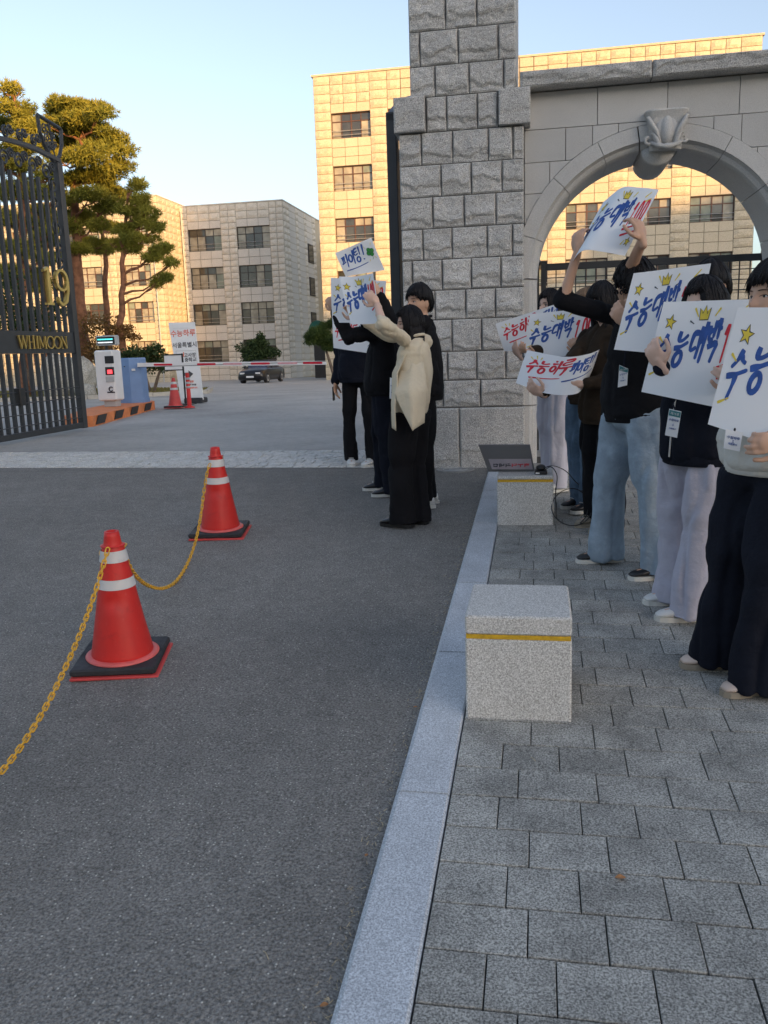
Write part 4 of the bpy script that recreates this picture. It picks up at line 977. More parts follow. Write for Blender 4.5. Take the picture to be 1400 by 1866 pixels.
for s, u, v, sz, m in (('수능하루', .5, .855, .19, 'notred'), ('서울특별시', .5, .705, .15, 'notblk'), ('제', .30, .575, .11, 'notblk'), ('1', .41, .585, .17, 'notred'), ('고사장', .66, .575, .12, 'notblk'), ('중학교', .66, .515, .12, 'notblk'), ('→', .45, .33, .5, 'notblk'),
                    ('시험장', .55, .235, .06, 'notred'), ('수험생 여러분', .55, .195, .05, 'notblk'), ('여러분을 응원합니다', .5, .155, .045, 'notred')):
    if s == '→':
        c = nq(.52, .33); x_ = ux.normalized(); z_ = uz.normalized(); ar = [(-.16, -.035), (.0, -.035), (.0, -.09), (.13, .01), (.0, .11), (.0, .055), (-.10, .055), (-.16, .0)]
        ar = [(-.17, -.10), (-.12, -.03), (.0, -.03), (.0, -.085), (.12, .01), (.0, .105), (.0, .05), (-.17, .05)]
        mb = MB(); mb.prism(ar, lambda a, b, k: tuple(c+x_*a+z_*b+nrm*(.004 if k else 0))); mb.build('arrow', M['grey2'] if 'grey2' in M else M['notblk'], nb_); continue
    put_text('lettering', s, sz, M[m], nq(u, v), ux, uz, nb_, .002)
for (u0, v0, u1, v1) in ((.15, .925, .85, .927), (.12, .635, .92, .638), (.12, .465, .92, .468), (.12, .465, .13, .638), (.91, .465, .92, .638)):
    mb = MB(); mb.hexa([tuple(nq(a, b)) for a, b in ((u0, v0), (u1, v0), (u1, v1), (u0, v1))]+[tuple(nq(a, b)+nrm*.003) for a, b in ((u0, v0), (u1, v0), (u1, v1), (u0, v1))]); mb.build('rule_line', M['grey'], nb_)
# small framed direction panel and its thin post
YF = 20.0; a, b = K(299, 648, YF), K(333, 673, YF); 
sp = thing('framed_panel', 'small white framed panel on a black stand behind the barrier arm', 'sign', (b.x, YF, gz(YF)))
mb = MB(); mb.box(a.x, b.x, YF, YF+.02, b.z, a.z); mb.build('sheet', M['white'], sp)
mb = MB(); mb.box(a.x-.02, b.x+.02, YF-.012, YF+.03, a.z, a.z+.03); mb.box(a.x-.02, b.x+.02, YF-.012, YF+.03, b.z-.025, b.z); mb.box(b.x, b.x+.028, YF-.014, YF+.032, gz(YF), a.z+.031); mb.build('frame', M['black'], sp)
mb = MB(); mb.box(b.x-.2, b.x+.22, YF-.15, YF+.2, gz(YF), gz(YF)+.03); mb.build('foot', M['black'], sp)
# red delineator post
c = G(346, 743); 
dp = thing('delineator_post', 'slim red delineator post with grey bands beside the far cone', 'bollard', tuple(c))
zt = K(341, 679, c.y).z-c.z
mb = MB(); mb.lathe([(.13, 0), (.12, .02), (.05, .05), (.045, zt-.04), (.04, zt-.01), (.0, zt)], tuple(c), 14); pst = mb.build('post', M['red'], dp, smooth=True)
for k in (.86, .74, .62):
    mb = MB(); mb.lathe([(.048, zt*k-.05), (.048, zt*k)], tuple(c), 14); mb.build('band', M['grey'], pst, smooth=True)
# parked car
def car(c, ang):
    t = thing('parked_car', 'black car parked by the bush in front of the classroom block', 'car', tuple(c), rotz=ang)
    ORG[t.name] = Vector((0, 0, 0)); L, W = 4.6, 1.84
    M['carp'] = simple('black_car_paint', (.006, .006, .008), .3, .1, 3., coat=.3); M['carg'] = glassmat('car_glass', (.04, .035, .07), .03, 1.)
    def sec(x, w, z0, z1, zs): return [(x, -w*.96, z0), (x, -w, (z0+zs)/2), (x, -w*.97, zs), (x, -w*.8, z1), (x, 0, z1+.03), (x, w*.8, z1), (x, w*.97, zs), (x, w, (z0+zs)/2), (x, w*.96, z0), (x, 0, z0)]
    mb = MB(); w = W/2
    mb.loft([sec(-L/2, w*.82, .38, .68, .6), sec(-L/2+.12, w*.95, .25, .82, .68), sec(-L/2+.6, w, .2, .93, .78), sec(-.95, w, .2, 1.02, .88), sec(1.5, w, .2, 1.04, .92), sec(L/2-.12, w*.96, .25, .98, .8), sec(L/2, w*.86, .35, .8, .65)]); body = mb.build('body', M['carp'], t, smooth=True)
    def cs(x, w, z0, z1): return [(x, -w, z0), (x, -w*.78, z1), (x, w*.78, z1), (x, w, z0)]
    mb = MB(); mb.loft([cs(-1.1, w*.86, .98, .99), cs(-.35, w*.86, .98, 1.45), cs(.2, w*.88, .98, 1.5), cs(1.2, w*.88, .98, 1.46), cs(2.05, w*.8, .98, 1.0)]); mb.build('greenhouse', M['carg'], t)
    mb = MB(); mb.loft([[(-.30, -w*.66, 1.455), (-.30, w*.66, 1.455), (-.30, w*.66, 1.475), (-.30, -w*.66, 1.475)], [(.3, -w*.68, 1.50), (.3, w*.68, 1.50), (.3, w*.68, 1.525), (.3, -w*.68, 1.525)], [(1.25, -w*.68, 1.465), (1.25, w*.68, 1.465), (1.25, w*.68, 1.49), (1.25, -w*.68, 1.49)]]); mb.build('roof', M['carp'], t)
    for s in (-1, 1):
        for x in (-1.42, 1.4):
            mb = MB(); mb.lathe([(.2, -.11), (.33, -.11), (.345, -.06), (.345, .06), (.33, .11), (.2, .11)], (0, 0, 0), 20); mb.v = [(x+v[0], s*(w-.1)+v[2], .345+v[1]) for v in mb.v]; wh = mb.build('wheel', M['rubber'], t)
            mb = MB(); mb.lathe([(.0, .10), (.2, .115), (.2, .08)], (0, 0, 0), 14); mb.v = [(x+v[0], s*(w-.1)+s*v[2], .345+v[1]) for v in mb.v]; mb.build('rim', M['grey'], wh)
        mb = MB(); mb.cbox(-L/2-.005, -L/2+.25, s*w*.58-.17, s*w*.58+.17, .62, .74, .02); mb.build('headlight', M['refl'], t)
        mb = MB(); mb.cbox(-.75, -.6, s*(w+.04)-.08, s*(w+.04)+.08, .98, 1.1, .02); mb.build('mirror', M['carp'], t)
        mb = MB(); mb.cbox(L/2-.1, L/2+.01, s*w*.6-.15, s*w*.6+.15, .72, .84, .02); mb.build('tail_light', M['redtape'], t)
    mb = MB(); mb.cbox(-L/2-.02, -L/2+.05, -.26, .26, .40, .52, .005); mb.build('number_plate', M['white'], t)
    mb = MB(); mb.cbox(-L/2-.01, -L/2+.1, -.45, .45, .54, .66, .01); mb.build('grille', M['black'], t)
c = K(478, 684, 56.0); c.z = gz(56)-.02; car(c, rad(88))
M['grey2'] = M['notblk']
# ================================================================== FOREGROUND OBJECTS
def cone_thing(label, c, h, rotz, loop=True, old=False, flange=True):
    t = thing('traffic_cone', label, 'traffic cone', tuple(c), 'red traffic cones', rotz)
    ORG[t.name] = Vector((0, 0, 0)); tl = SL if c[1] < 8.2 else 0
    s = h/.70; rm = M['redold'] if old else M['red']; R0 = .155*s; z0 = .055*s
    def rz(z): return R0*(1-(z-z0)/(h-z0)*.74)
    a = .215*s
    mb = MB(); mb.cbox(-a, a, -a, a, 0, .013, .004); mb.build('red_flange', M['redold'], t)
    mb = MB(); b = a*.97; mb.cbox(-b-.008, b-.008, -b+.008, b+.008, .0135, .052*s, .008); bs = mb.build('weight_base', M['rubber'], t)
    mb = MB(); mb.lathe([(R0+.025*s, .050*s), (R0+.028*s, .056*s), (R0+.014*s, .064*s), (R0, .066*s)], n=40); mb.build('rim', M['pinkrim'], t, smooth=True)
    n = 48; rings = []; zs = [z0+(h-z0)*k/30 for k in range(31)]
    for z in zs:
        r = rz(z); 
        if z > h*.90: r *= .86
        rings.append([(r*math.cos(2*math.pi*i/n), r*math.sin(2*math.pi*i/n), z) for i in range(n)])
    rings.append([(rz(h)*.6*math.cos(2*math.pi*i/n), rz(h)*.6*math.sin(2*math.pi*i/n), h) for i in range(n)]); rings.append([(rz(h)*.5*math.cos(2*math.pi*i/n), rz(h)*.5*math.sin(2*math.pi*i/n), h-.05) for i in range(n)])
    mb = MB(); mb.loft(rings)
    P = np.array(mb.v); d = vnoise(P*9+c[0]*7)*.0035*(P[:, 2] < h*.85); dent = .012*np.exp(-((P[:, 2]-.36*s)/.03)**2-((np.arctan2(P[:, 1], P[:, 0])+1.5)/.5)**2)*(0 if old else 1); rr = np.hypot(P[:, 0], P[:, 1])+1e-6
    P[:, 0] *= 1+(d-dent)/rr; P[:, 1] *= 1+(d-dent)/rr; mb.v = [tuple(p) for p in P]; body = mb.build('cone_body', rm, t, smooth=True)
    for k0, k1 in ((.60, .67), (.79, .87)):
        mb = MB(); mb.loft([[( (rz(h*k)+.0045)*math.cos(2*math.pi*i/n), (rz(h*k)+.0045)*math.sin(2*math.pi*i/n), h*k) for i in range(n)] for k in (k0, (k0+k1)/2, k1)], cap=False); mb.build('reflective_band', M['refl'], body, smooth=True)
    mb = MB(); mb.lathe([(rz(h*.9)*1.12, h*.895), (rz(h*.9)*1.15, h*.90), (rz(h*.92)*.98, h*.905)], n=32); mb.build('collar', rm, body, smooth=True)
    t.rotation_euler = (math.atan(tl)*math.cos(rotz), -math.atan(tl)*math.sin(rotz)*-1, rotz)
    return t, rz
def gr(x, y): 
    p = G(x, y, -.03); return p
c1 = gr(226, 1207); c2 = gr(403, 972); H1 = .655; H2 = .655
cone_thing('nearest red traffic cone with yellow chain and dented side on the asphalt', c1, H1, rad(14))
cone_thing('second red traffic cone farther up the road, standing before the pale sett band', c2, H2, rad(10))
c3 = G(320, 743); cone_thing('faded red traffic cone far off in front of the white notice board', c3, .70, rad(5), old=True)
# chain of real links
def link_geo():
    mb = MB(); pts = []; L, W = .021, .0085
    for k in range(16):
        a = 2*math.pi*k/16; pts.append((L*.55*(1 if math.cos(a) > 0 else -1)+ (L*.45)*math.cos(a), W*math.sin(a), 0))
    r = .0034; n = 6; rings = []
    m = len(pts); 
    for i in range(m):
        t = (Vector(pts[(i+1) % m])-Vector(pts[i-1])).normalized(); nx = Vector((0, 0, 1)); ny = t.cross(nx)
        rings.append([Vector(pts[i])+nx*(r*math.cos(q))+ny*(r*math.sin(q)) for q in [2*math.pi*j/n for j in range(n)]])
    b = MB(); 
    for rg in rings: b.v.extend([tuple(p) for p in rg])
    for i in range(m):
        for j in range(n): b.f.append((i*n+j, i*n+(j+1) % n, ((i+1) % m)*n+(j+1) % n, ((i+1) % m)*n+j))
    return b.mesh('chain_link', M['yellow'], True)
LK = link_geo()
def chain(label, pts, step=.030):
    t = thing('plastic_chain', label, 'chain', tuple(pts[0]), 'yellow plastic chains')
    # resample
    P = [Vector(p) for p in pts]; L = [0]
    for a, b in zip(P[:-1], P[1:]): L.append(L[-1]+(b-a).length)
    n = int(L[-1]/step); k = 0; o0 = Vector(pts[0])
    for i in range(n):
        s = (i+.5)*L[-1]/n
        while L[k+1] < s: k += 1
        p = P[k].lerp(P[k+1], (s-L[k])/(L[k+1]-L[k])); d = (P[k+1]-P[k]).normalized()
        q = d.to_track_quat('X', 'Z'); m = q.to_matrix() @ Matrix.Rotation((0.9 if i % 2 else -.7)+random.uniform(-.15, .15), 3, 'X')
        o = link_mesh('chain_link', LK, t, p-o0); o.rotation_euler = m.to_euler()
    return t
def cat(p, q, sag, n=60, end=1.):
    return [p.lerp(q, k/n*end)-Vector((0, 0, sag*4*(k/n*end)*(1-k/n*end))) for k in range(n+1)]
top1 = c1+Vector((.02, -.03, H1*.86)); top2 = c2+Vector((-.035, -.04, H2*.83))
pa = c1+Vector((.075, .0, H1*.76))
# chain between the cones: low point nearer the first cone
m1 = K(295, 1073, 4.3)
ch = []
ctrl = [K(232, 1022, c1.y+.02), K(245, 1046, 3.75), K(268, 1066, 4.05), K(297, 1072, 4.4), K(322, 1058, 4.75), K(343, 1024, 5.1), K(357, 985, 5.4), K(366, 940, 5.6), K(372, 895, 5.68), K(378, 860, 5.7), K(383, 846, 5.72)]
def catmull(C, m=8):
    out = []
    for i in range(len(C)-1):
        p0, p1, p2, p3 = C[max(i-1, 0)], C[i], C[i+1], C[min(i+2, len(C)-1)]
        for k in range(m):
            t = k/m; out.append(.5*((2*p1)+(p2-p0)*t+(2*p0-5*p1+4*p2-p3)*t*t+(3*p1-p0-3*p2+p3)*t**3))
    out.append(C[-1]); return out
chain('yellow plastic chain hanging in a dip between the two near cones', catmull(ctrl))
ctrl = [K(197, 1000, 3.46), K(187, 1035, 3.40), K(170, 1090, 3.28), K(148, 1150, 3.1), K(120, 1215, 2.9), K(88, 1280, 2.7), K(52, 1340, 2.52), K(12, 1395, 2.35), K(-50, 1460, 2.15), K(-140, 1520, 1.9)]
chain('yellow plastic chain running down from the nearest cone to the left edge', catmull(ctrl))
def cord(label, pts, r, mat=None):
    mb = MB(); mb.tube(catmull([Vector(p) for p in pts], 6), r, 6); o = mb.build('cord_loop', mat or M['yellow'], smooth=True); tag(o, label, 'cord', 'yellow cord loops'); return o
zc = c1.z+H1*.865; rc = .062
cord('yellow cord looped round the neck of the nearest cone', [(c1.x+rc*math.cos(a), c1.y+rc*math.sin(a), zc+.012*math.sin(a+1)-.02*max(0, -math.sin(a))) for a in [2*math.pi*k/16 for k in range(17)]], .0035)
zc = c2.z+H2*.85; rc = .055
cord('yellow cord looped round the neck of the second cone', [(c2.x+rc*math.cos(a), c2.y+rc*math.sin(a), zc+.02*math.cos(a)) for a in [2*math.pi*k/16 for k in range(17)]], .003)
# granite bollards
def bollard(label, x0, y0, w, d, h, th):
    z = gz(y0)-.01; t = thing('granite_bollard', label, 'bollard', (x0+w/2, y0+d/2, z), 'granite block bollards', 0)
    ORG[t.name] = Vector((x0+w/2, y0+d/2, z)); zs = z+h*th
    for a, b, nm in ((z-.05, zs-.006, 'lower_block'), (zs+.011, z+h, 'cap_block')):
        mb = MB(); mb.cbox(x0, x0+w, y0, y0+d, a, b, .007); mb.build(nm, M['bollard'], t)
    mb = MB(); mb.box(x0+.004, x0+w-.004, y0+.003, y0+d-.004, zs-.006, zs+.011); mb.build('yellow_strip', M['ytape'], t)
    return t
B1 = (-.277, 3.12); 
h1 = K(848, 1122, 3.12).z-gz(3.12); bollard('nearest granite block bollard with yellow strip on the kerbside pavers', -.277, 3.12, .405, .455, h1+.01, K(940, 1158, 3.12).z/1 and (K(848, 1160, 3.12).z-gz(3.12))/h1)
h2 = K(906, 868, 6.05).z-gz(6.05); bollard('farther granite block bollard carrying the grey laptop', -.29, 6.05, .40, .44, h2+.01, (K(906, 877, 6.05).z-gz(6.05))/h2)
# laptop standing open on the far bollard, sticker text upside-down towards us
zb2 = gz(6.05)-.01+h2+.01
lt = thing('laptop', 'grey laptop with a lettered sticker standing on the farther bollard', 'laptop', (-.2, 6.2, zb2))
a = K(889, 849, 6.27); b = K(974, 849, 6.27); cc = K(872, 811, 6.19); dd = K(966, 811, 6.19); a.z = b.z = zb2+.014
mb = MB(); yv = Vector((0, .012, .004)); mb.hexa([tuple(v) for v in (a, b, b+yv, a+yv, cc, dd, dd+yv, cc+yv)]); M['lap'] = simple('grey_aluminium', (.17, .17, .175), .45, .05, 4.); M['stick'] = simple('pale_sticker', (.42, .38, .42), .6)
lid = mb.build('lid', M['lap'], lt)
mb = MB(); mb.cbox(a.x, b.x, 6.28, 6.48, zb2, zb2+.014, .003); mb.build('keyboard_base', M['lap'], lt)
def lq(u, v): return (a.lerp(b, u)).lerp(cc.lerp(dd, u), v)+Vector((0, -.002, 0))
mb = MB(); mb.hexa([tuple(lq(*t)) for t in ((.1, .04), (.97, .02), (.97, .45), (.1, .45))]+[tuple(lq(*t)+Vector((0, -.002, 0))) for t in ((.1, .04), (.97, .02), (.97, .45), (.1, .45))]); mb.build('sticker', M['stick'], lid)
lx = (b-a).normalized(); lz = (cc-a)
for s, u0, m in (('독', .86, 'redink'), ('수', .73, 'redink'), ('리', .60, 'redink'), ('의', .47, 'dink'), ('대', .34, 'dink'), ('관', .21, 'dink')):
    put_text('lettering', s, .048, M[m], lq(u0, .23)+Vector((0, -.004, 0)), -lx, (0, 0, 1), lid, .001, (1, -1) if False else (1, 1))
# small speaker/receiver with cables beside the laptop
rc_ = thing('receiver', 'small black receiver with cables on the right corner of the farther bollard', 'receiver', tuple(K(986, 846, 6.2)))
c = K(986, 845, 6.15); mb = MB(); mb.cbox(c.x-.045, c.x+.045, 6.10, 6.22, zb2, zb2+.028, .006); mb.build('base', M['black'], rc_)
mb = MB(); mb.ell((c.x, 6.16, zb2+.045), (.035, .05, .025), 14, 9); mb.build('dome', M['black'], rc_, smooth=True)
mb = MB(); mb.box(c.x-.038, c.x-.01, 6.095, 6.10, zb2+.008, zb2+.018); mb.build('label_plate', M['white'], rc_)
def cable(label, pts, r=.0035):
    mb = MB(); mb.tube(catmull([Vector(p) for p in pts], 6), r, 6); o = mb.build('cable', M['black'], smooth=True); return tag(o, label, 'cable', 'black cables')
g6 = gz(6.1)+.008
cable('thin black cable from the receiver down the side of the farther bollard to the pavers', [(c.x+.03, 6.16, zb2+.03), (c.x+.075, 6.15, zb2+.05), (.135, 6.12, zb2-.01), (.125, 6.1, zb2-.12), (.128, 6.08, g6+.12), (.15, 6.2, g6), (.3, 6.5, g6+.02), (.42, 6.7, g6+.02)])
cable('black cable coiled in an upright ring beside the farther bollard', [(.23+.115*math.cos(t)*(1+.02*k), 6.05+.03*math.sin(t*2)+.12*math.sin(t)*.6, gz(6.05)+.135+.12*math.sin(t)) for k, t in enumerate([i*.52-1 for i in range(17)])])
cable('black cable running from the receiver across to the people behind', [(c.x+.03, 6.2, zb2+.04), (c.x+.09, 6.25, zb2+.045), (.2, 6.3, zb2+.0), (.28, 6.4, zb2-.10), (.33, 6.55, zb2-.16)])
# drain cover near the pillar
c = G(830, 856, -.03); dc = thing('drain_cover', 'round pale utility cover set in the asphalt at the foot of the pillar', 'manhole cover', tuple(c))
mb = MB(); mb.lathe([(.19, -.01), (.19, .006), (.18, .009), (.165, .004), (.0, .005)], (c.x, c.y, c.z), 30); M['cov'] = simple('worn_cover_metal', (.26, .26, .25), .6, .2, 14., .3, 60.); mb.build('cover', M['cov'], dc)
for r_ in (.12, .06):
    mb = MB(); mb.tube([(c.x+r_*math.cos(t), c.y+r_*math.sin(t), c.z+.006) for t in [2*math.pi*k/24 for k in range(25)]], .004, 4); mb.build('ring', M['grey'], dc)
# fallen leaves and litter along the kerb
M['leaf'] = simple('dead_leaf', (.42, .20, .08), .8, .3, 60.); M['straw'] = simple('dry_needles', (.42, .34, .22), .9, .4, 60.)
def leaf(label, p, s, rz_, m='leaf'):
    mb = MB(); pts = []
    for i in range(7):
        t = i/6; w = math.sin(math.pi*t)**.8*.32
        pts.append((s*(t-.5), -s*w, .004+s*.12*math.sin(math.pi*t))); 
    up = [(x, -y, z+s*.08*math.sin(x*40)) for x, y, z in pts]; mid = [(x, 0, z*.5) for x, y, z in pts]
    mb.v = pts+mid+up; mb.f = [(i, i+1, 8+i, 7+i) for i in range(6)]+[(7+i, 8+i, 15+i, 14+i) for i in range(6)]
    me = mb.mesh('fallen_leaf', M[m]); o = link_mesh('fallen_leaf', me, None, p); o.rotation_euler = (.05, 0, rz_); tag(o, label, 'leaf', 'fallen leaves')
for px, py, s, r_, lab in ((591, 1836, .022, .5, 'orange fallen leaf on the asphalt at the bottom by the kerb'), (1130, 1603, .03, .1, 'small tan leaf lying flat on a paver low in the picture'), (757, 1291, .018, .2, 'tiny brown leaf on the asphalt beside the kerb level with the near bollard'), (668, 1562, .016, 1.2, 'reddish leaf scrap in the litter along the kerb')):
    p = G(px, py, 0 if px > 900 else -.03); leaf(lab, p+Vector((0, 0, .003)), s, r_)
for px, py, s, r_, lab in ((485, 1742, .035, -.8, 'pale dry stalk on the asphalt in the lower middle'), (972, 1385, .03, -1, 'curled pale stalk on a paver just below the near bollard'), (1212, 1148, .03, -.4, 'pale stalk on the pavers by the white trainers')):
    p = G(px, py, 0 if px > 900 else -.03); mb = MB(); mb.tube([Vector((s*math.cos(r_)*(k/4-.5), s*math.sin(r_)*(k/4-.5)+.004*math.sin(k), .004)) for k in range(5)], .0013, 4)
    o = link_mesh('dry_stalk', mb.mesh('dry_stalk', M['straw']), None, p); tag(o, lab, 'stalk')
mb = MB(); R_ = random.Random(3)
for i in range(420):
    y = 1.3+R_.random()**1.6*5.5; x = -.475-abs(R_.gauss(0, .028))-.003; L = R_.uniform(.003, .011); a = R_.uniform(0, 3.14); z = gz(y)-.03+.003; w = R_.uniform(.0006, .002)
    dx, dy = L*math.cos(a), L*math.sin(a); mb.add([(x-dx, y-dy, z), (x-dx+w*2, y-dy, z), (x+dx, y+dy, z+.003), (x+dx-w, y+dy+w, z+.004)], [(0, 1, 2, 3)])
mb.build('kerb_litter', M['straw'], kind='stuff')
M['grit'] = simple('pale_grit', (.42, .40, .36), .9, .4, 90., mode='world')
mb = MB()
for i in range(700):
    y = 1.1+R_.random()**1.3*6.8; x = -.49-R_.random()**1.5*3.6; z = gz(y)-.0295; s = R_.uniform(.0012, .0034); a = R_.uniform(0, 3)
    q = [(x+s*math.cos(a+k*1.57)*R_.uniform(.6, 1.2), y+s*math.sin(a+k*1.57)*R_.uniform(.6, 1.2), z) for k in range(4)]; mb.add(q+[(x, y, z+s*.8)], [(0, 1, 4), (1, 2, 4), (2, 3, 4), (3, 0, 4)])
for i in range(160):
    y = 1.1+R_.random()*5; x = -.27+R_.random()*1.9; z = gz(y)+.002; s = R_.uniform(.001, .0028); a = R_.uniform(0, 3)
    q = [(x+s*math.cos(a+k*1.57), y+s*math.sin(a+k*1.57), z) for k in range(4)]; mb.add(q+[(x, y, z+s*.8)], [(0, 1, 4), (1, 2, 4), (2, 3, 4), (3, 0, 4)])
mb.build('loose_grit', M['grit'], kind='stuff')
# ================================================================== PEOPLE
def remesh(mb, voxel, mat, name, parent, smooth_it=3, disp=None, keep=None):
    """union of overlapping closed shells -> one continuous surface, then folds"""
    me = bpy.data.meshes.new('tmp'); me.from_pydata(mb.v, [], mb.f); me.update()
    ob = bpy.data.objects.new('tmp', me); COL.objects.link(ob)
    m = ob.modifiers.new('r', 'REMESH'); m.mode = 'VOXEL'; m.voxel_size = voxel; m.use_smooth_shade = True
    if smooth_it:
        s = ob.modifiers.new('s', 'SMOOTH'); s.factor = .5; s.iterations = smooth_it
    out = bpy.data.meshes.new_from_object(ob.evaluated_get(bpy.context.evaluated_depsgraph_get()))
    bpy.data.objects.remove(ob); bpy.data.meshes.remove(me)
    n = len(out.vertices); P = np.empty(n*3, np.float32); out.vertices.foreach_get('co', P); P = P.reshape(-1, 3).astype(float)
    if disp:
        Nn = np.empty(n*3, np.float32); out.vertices.foreach_get('normal', Nn); Nn = Nn.reshape(-1, 3)
        P = disp(P, Nn)
    P = P-np.array(org(parent)); out.vertices.foreach_set('co', P.astype(np.float32).ravel())
    out.materials.clear(); out.materials.append(mat); out.name = name; out.shade_smooth(); out.update()
    return link_mesh(name, out, parent)
def cap_tube(mb, a, b, ra, rb, n=12, flat=1.0, m=5):
    a = Vector(a); b = Vector(b); d = (b-a).normalized(); L = (b-a).length; pts = []; rs = []
    for k in range(4): t = k/4; pts.append(a-d*ra*math.cos(t*math.pi/2)*.98); rs.append(ra*math.sin(t*math.pi/2)+.001)
    for k in range(m+1): t = k/m; pts.append(a.lerp(b, t)); rs.append(ra+(rb-ra)*t)
    for k in range(3, -1, -1): t = k/4; pts.append(b+d*rb*math.cos(t*math.pi/2)*.98); rs.append(rb*math.sin(t*math.pi/2)+.001)
    mb.tube(pts, rs, n, flat=flat)
def hand(mb, w, d, n, s=1.0, curl=.5, left=False):
    """w wrist, d wrist->knuckles, n palm-facing side; five separate jointed fingers"""
    d = Vector(d).normalized(); n = Vector(n); n = (n-d*n.dot(d)).normalized(); b = d.cross(n)*(1 if left else -1)   # b: towards the thumb
    w = Vector(w)
    Mx = Matrix((b, d, n)).transposed()
    mb.ell(w+d*.046*s, (.042*s, .056*s, .017*s), 14, 9, Mx)
    cap_tube(mb, w-d*.02*s, w+d*.03*s, .025*s, .027*s, 10, .75)
    for k, (off, L) in enumerate(((.031, .072), (.0105, .080), (-.0105, .074), (-.030, .060))):
        p = w+d*(.085-.004*abs(k-1.2))*s+b*off*s; r = .0093*s; dd = d+b*(off*.9); dd.normalize(); c = curl*(.85+.12*k)
        p0 = w+d*.05*s+b*off*.8*s; cap_tube(mb, p0, p, r*1.05, r*1.02, 8)
        for seg, q in ((.42, .8), (.32, 1.1), (.26, .7)):
            ax = dd.cross(n); dd = Matrix.Rotation(c*q*(1), 3, d.cross(n).normalized()) @ dd; e = p+dd*L*seg*s; cap_tube(mb, p, e, r, r*.9, 8, m=2); p = e; r *= .92
    tb = w+d*.022*s+b*.030*s; t1 = (b*.75+d*.55+n*.25).normalized(); p = tb+t1*.036*s; cap_tube(mb, tb, p, .014*s, .0115*s, 9, m=2)
    t2 = (b*.15+d*.85+n*.45).normalized(); e = p+t2*.032*s; cap_tube(mb, p, e, .0112*s, .0102*s, 9, m=2); t3 = (d*.8-b*.1+n*.5).normalized(); cap_tube(mb, e, e+t3*.024*s, .0102*s, .009*s, 9, m=2)
def head_shape(nv):
    """unit direction array -> head surface (x right, y face, z up), head height about 0.235"""
    x, y, z = nv[:, 0], nv[:, 1], nv[:, 2]
    rx, ry, rz = .077, .096, .118
    P = np.stack([x*rx, y*ry, z*rz], 1)
    low = np.clip(-z-.05, 0, 1); P[:, 0] *= 1-.42*low**1.3; P[:, 1] += np.where(y > 0, 1, .3)*low*.014*np.where(y > 0, 1, -1)
    P[:, 1] = np.where((y < 0) & (z < -.3), P[:, 1]*(1-.55*np.clip(-z-.3, 0, 1)), P[:, 1])
    f = y > 0
    g = lambda cx, cz, sx, sz: np.exp(-((P[:, 0]-cx)/sx)**2-((P[:, 2]-cz)/sz)**2)*f
    P[:, 1] -= f*.006*np.clip(y, 0, 1)**6
    P[:, 1] += .024*g(0, -.022, .012, .014)+.013*g(0, -.002, .009, .022)          # nose
    P[:, 1] += .005*g(.011, -.028, .007, .007)+.005*g(-.011, -.028, .007, .007)
    P[:, 1] -= .010*g(.031, .008, .017, .011)+.010*g(-.031, .008, .017, .011)       # sockets
    P[:, 1] += .004*g(.030, .026, .022, .008)+.004*g(-.030, .026, .022, .008)       # brow
    P[:, 1] += .007*g(0, -.052, .020, .006)+.007*g(0, -.062, .018, .006)-.004*g(0, -.0568, .02, .003)
    P[:, 1] += .008*g(0, -.092, .018, .014); P[:, 1] += .004*g(.042, -.02, .016, .02)+.004*g(-.042, -.02, .016, .02)
    return P
def sph(n, m):
    v = []; 
    for k in range(m):
        t = math.pi*(k+.5)/m
        for i in range(n):
            a = 2*math.pi*i/n; v.append((math.sin(t)*math.cos(a), math.sin(t)*math.sin(a), -math.cos(t)))
    f = [(k*n+i, k*n+(i+1) % n, (k+1)*n+(i+1) % n, (k+1)*n+i) for k in range(m-1) for i in range(n)]
    f += [tuple(range(n-1, -1, -1)), tuple((m-1)*n+i for i in range(n))]
    return np.array(v), f
def rot_frame(f, tiltf=0., roll=0.):
    f = Vector((f[0], f[1], 0)).normalized(); r = f.cross(Vector((0, 0, 1))); m = Matrix((r, f, Vector((0, 0, 1)))).transposed()
    return m @ Matrix.Rotation(-tiltf, 3, 'X') @ Matrix.Rotation(roll, 3, 'Y')
def folds(seed, amp, vert=(16, 16, 3.2), horiz=(5, 5, 22), zones=()):
    def fn(P, Nn):
        W = P+.035*np.stack([vnoise(P*5+seed), vnoise(P*5+seed+9), vnoise(P*5+seed+21)], 1)
        a = fbm(W*np.array(vert)*.62+seed, 2)*amp*.8; cr = (1-np.abs(vnoise(W*np.array(vert)*.8+seed*3)))**5
        b = vnoise(W*np.array(horiz)*.8+seed*2)*amp*.30
        d = a*1.1-cr*amp*1.7+b*1.4
        for (c, r, k) in zones:
            w = np.exp(-(((P-np.array(c))/r)**2).sum(1)); d = d-w*k*.9*(1-np.abs(vnoise(W*np.array([7, 7, 26.])+seed*5)))**4+w*k*.35
        d = np.clip(d, -.016, .030); return P+Nn*d[:, None]
    return fn
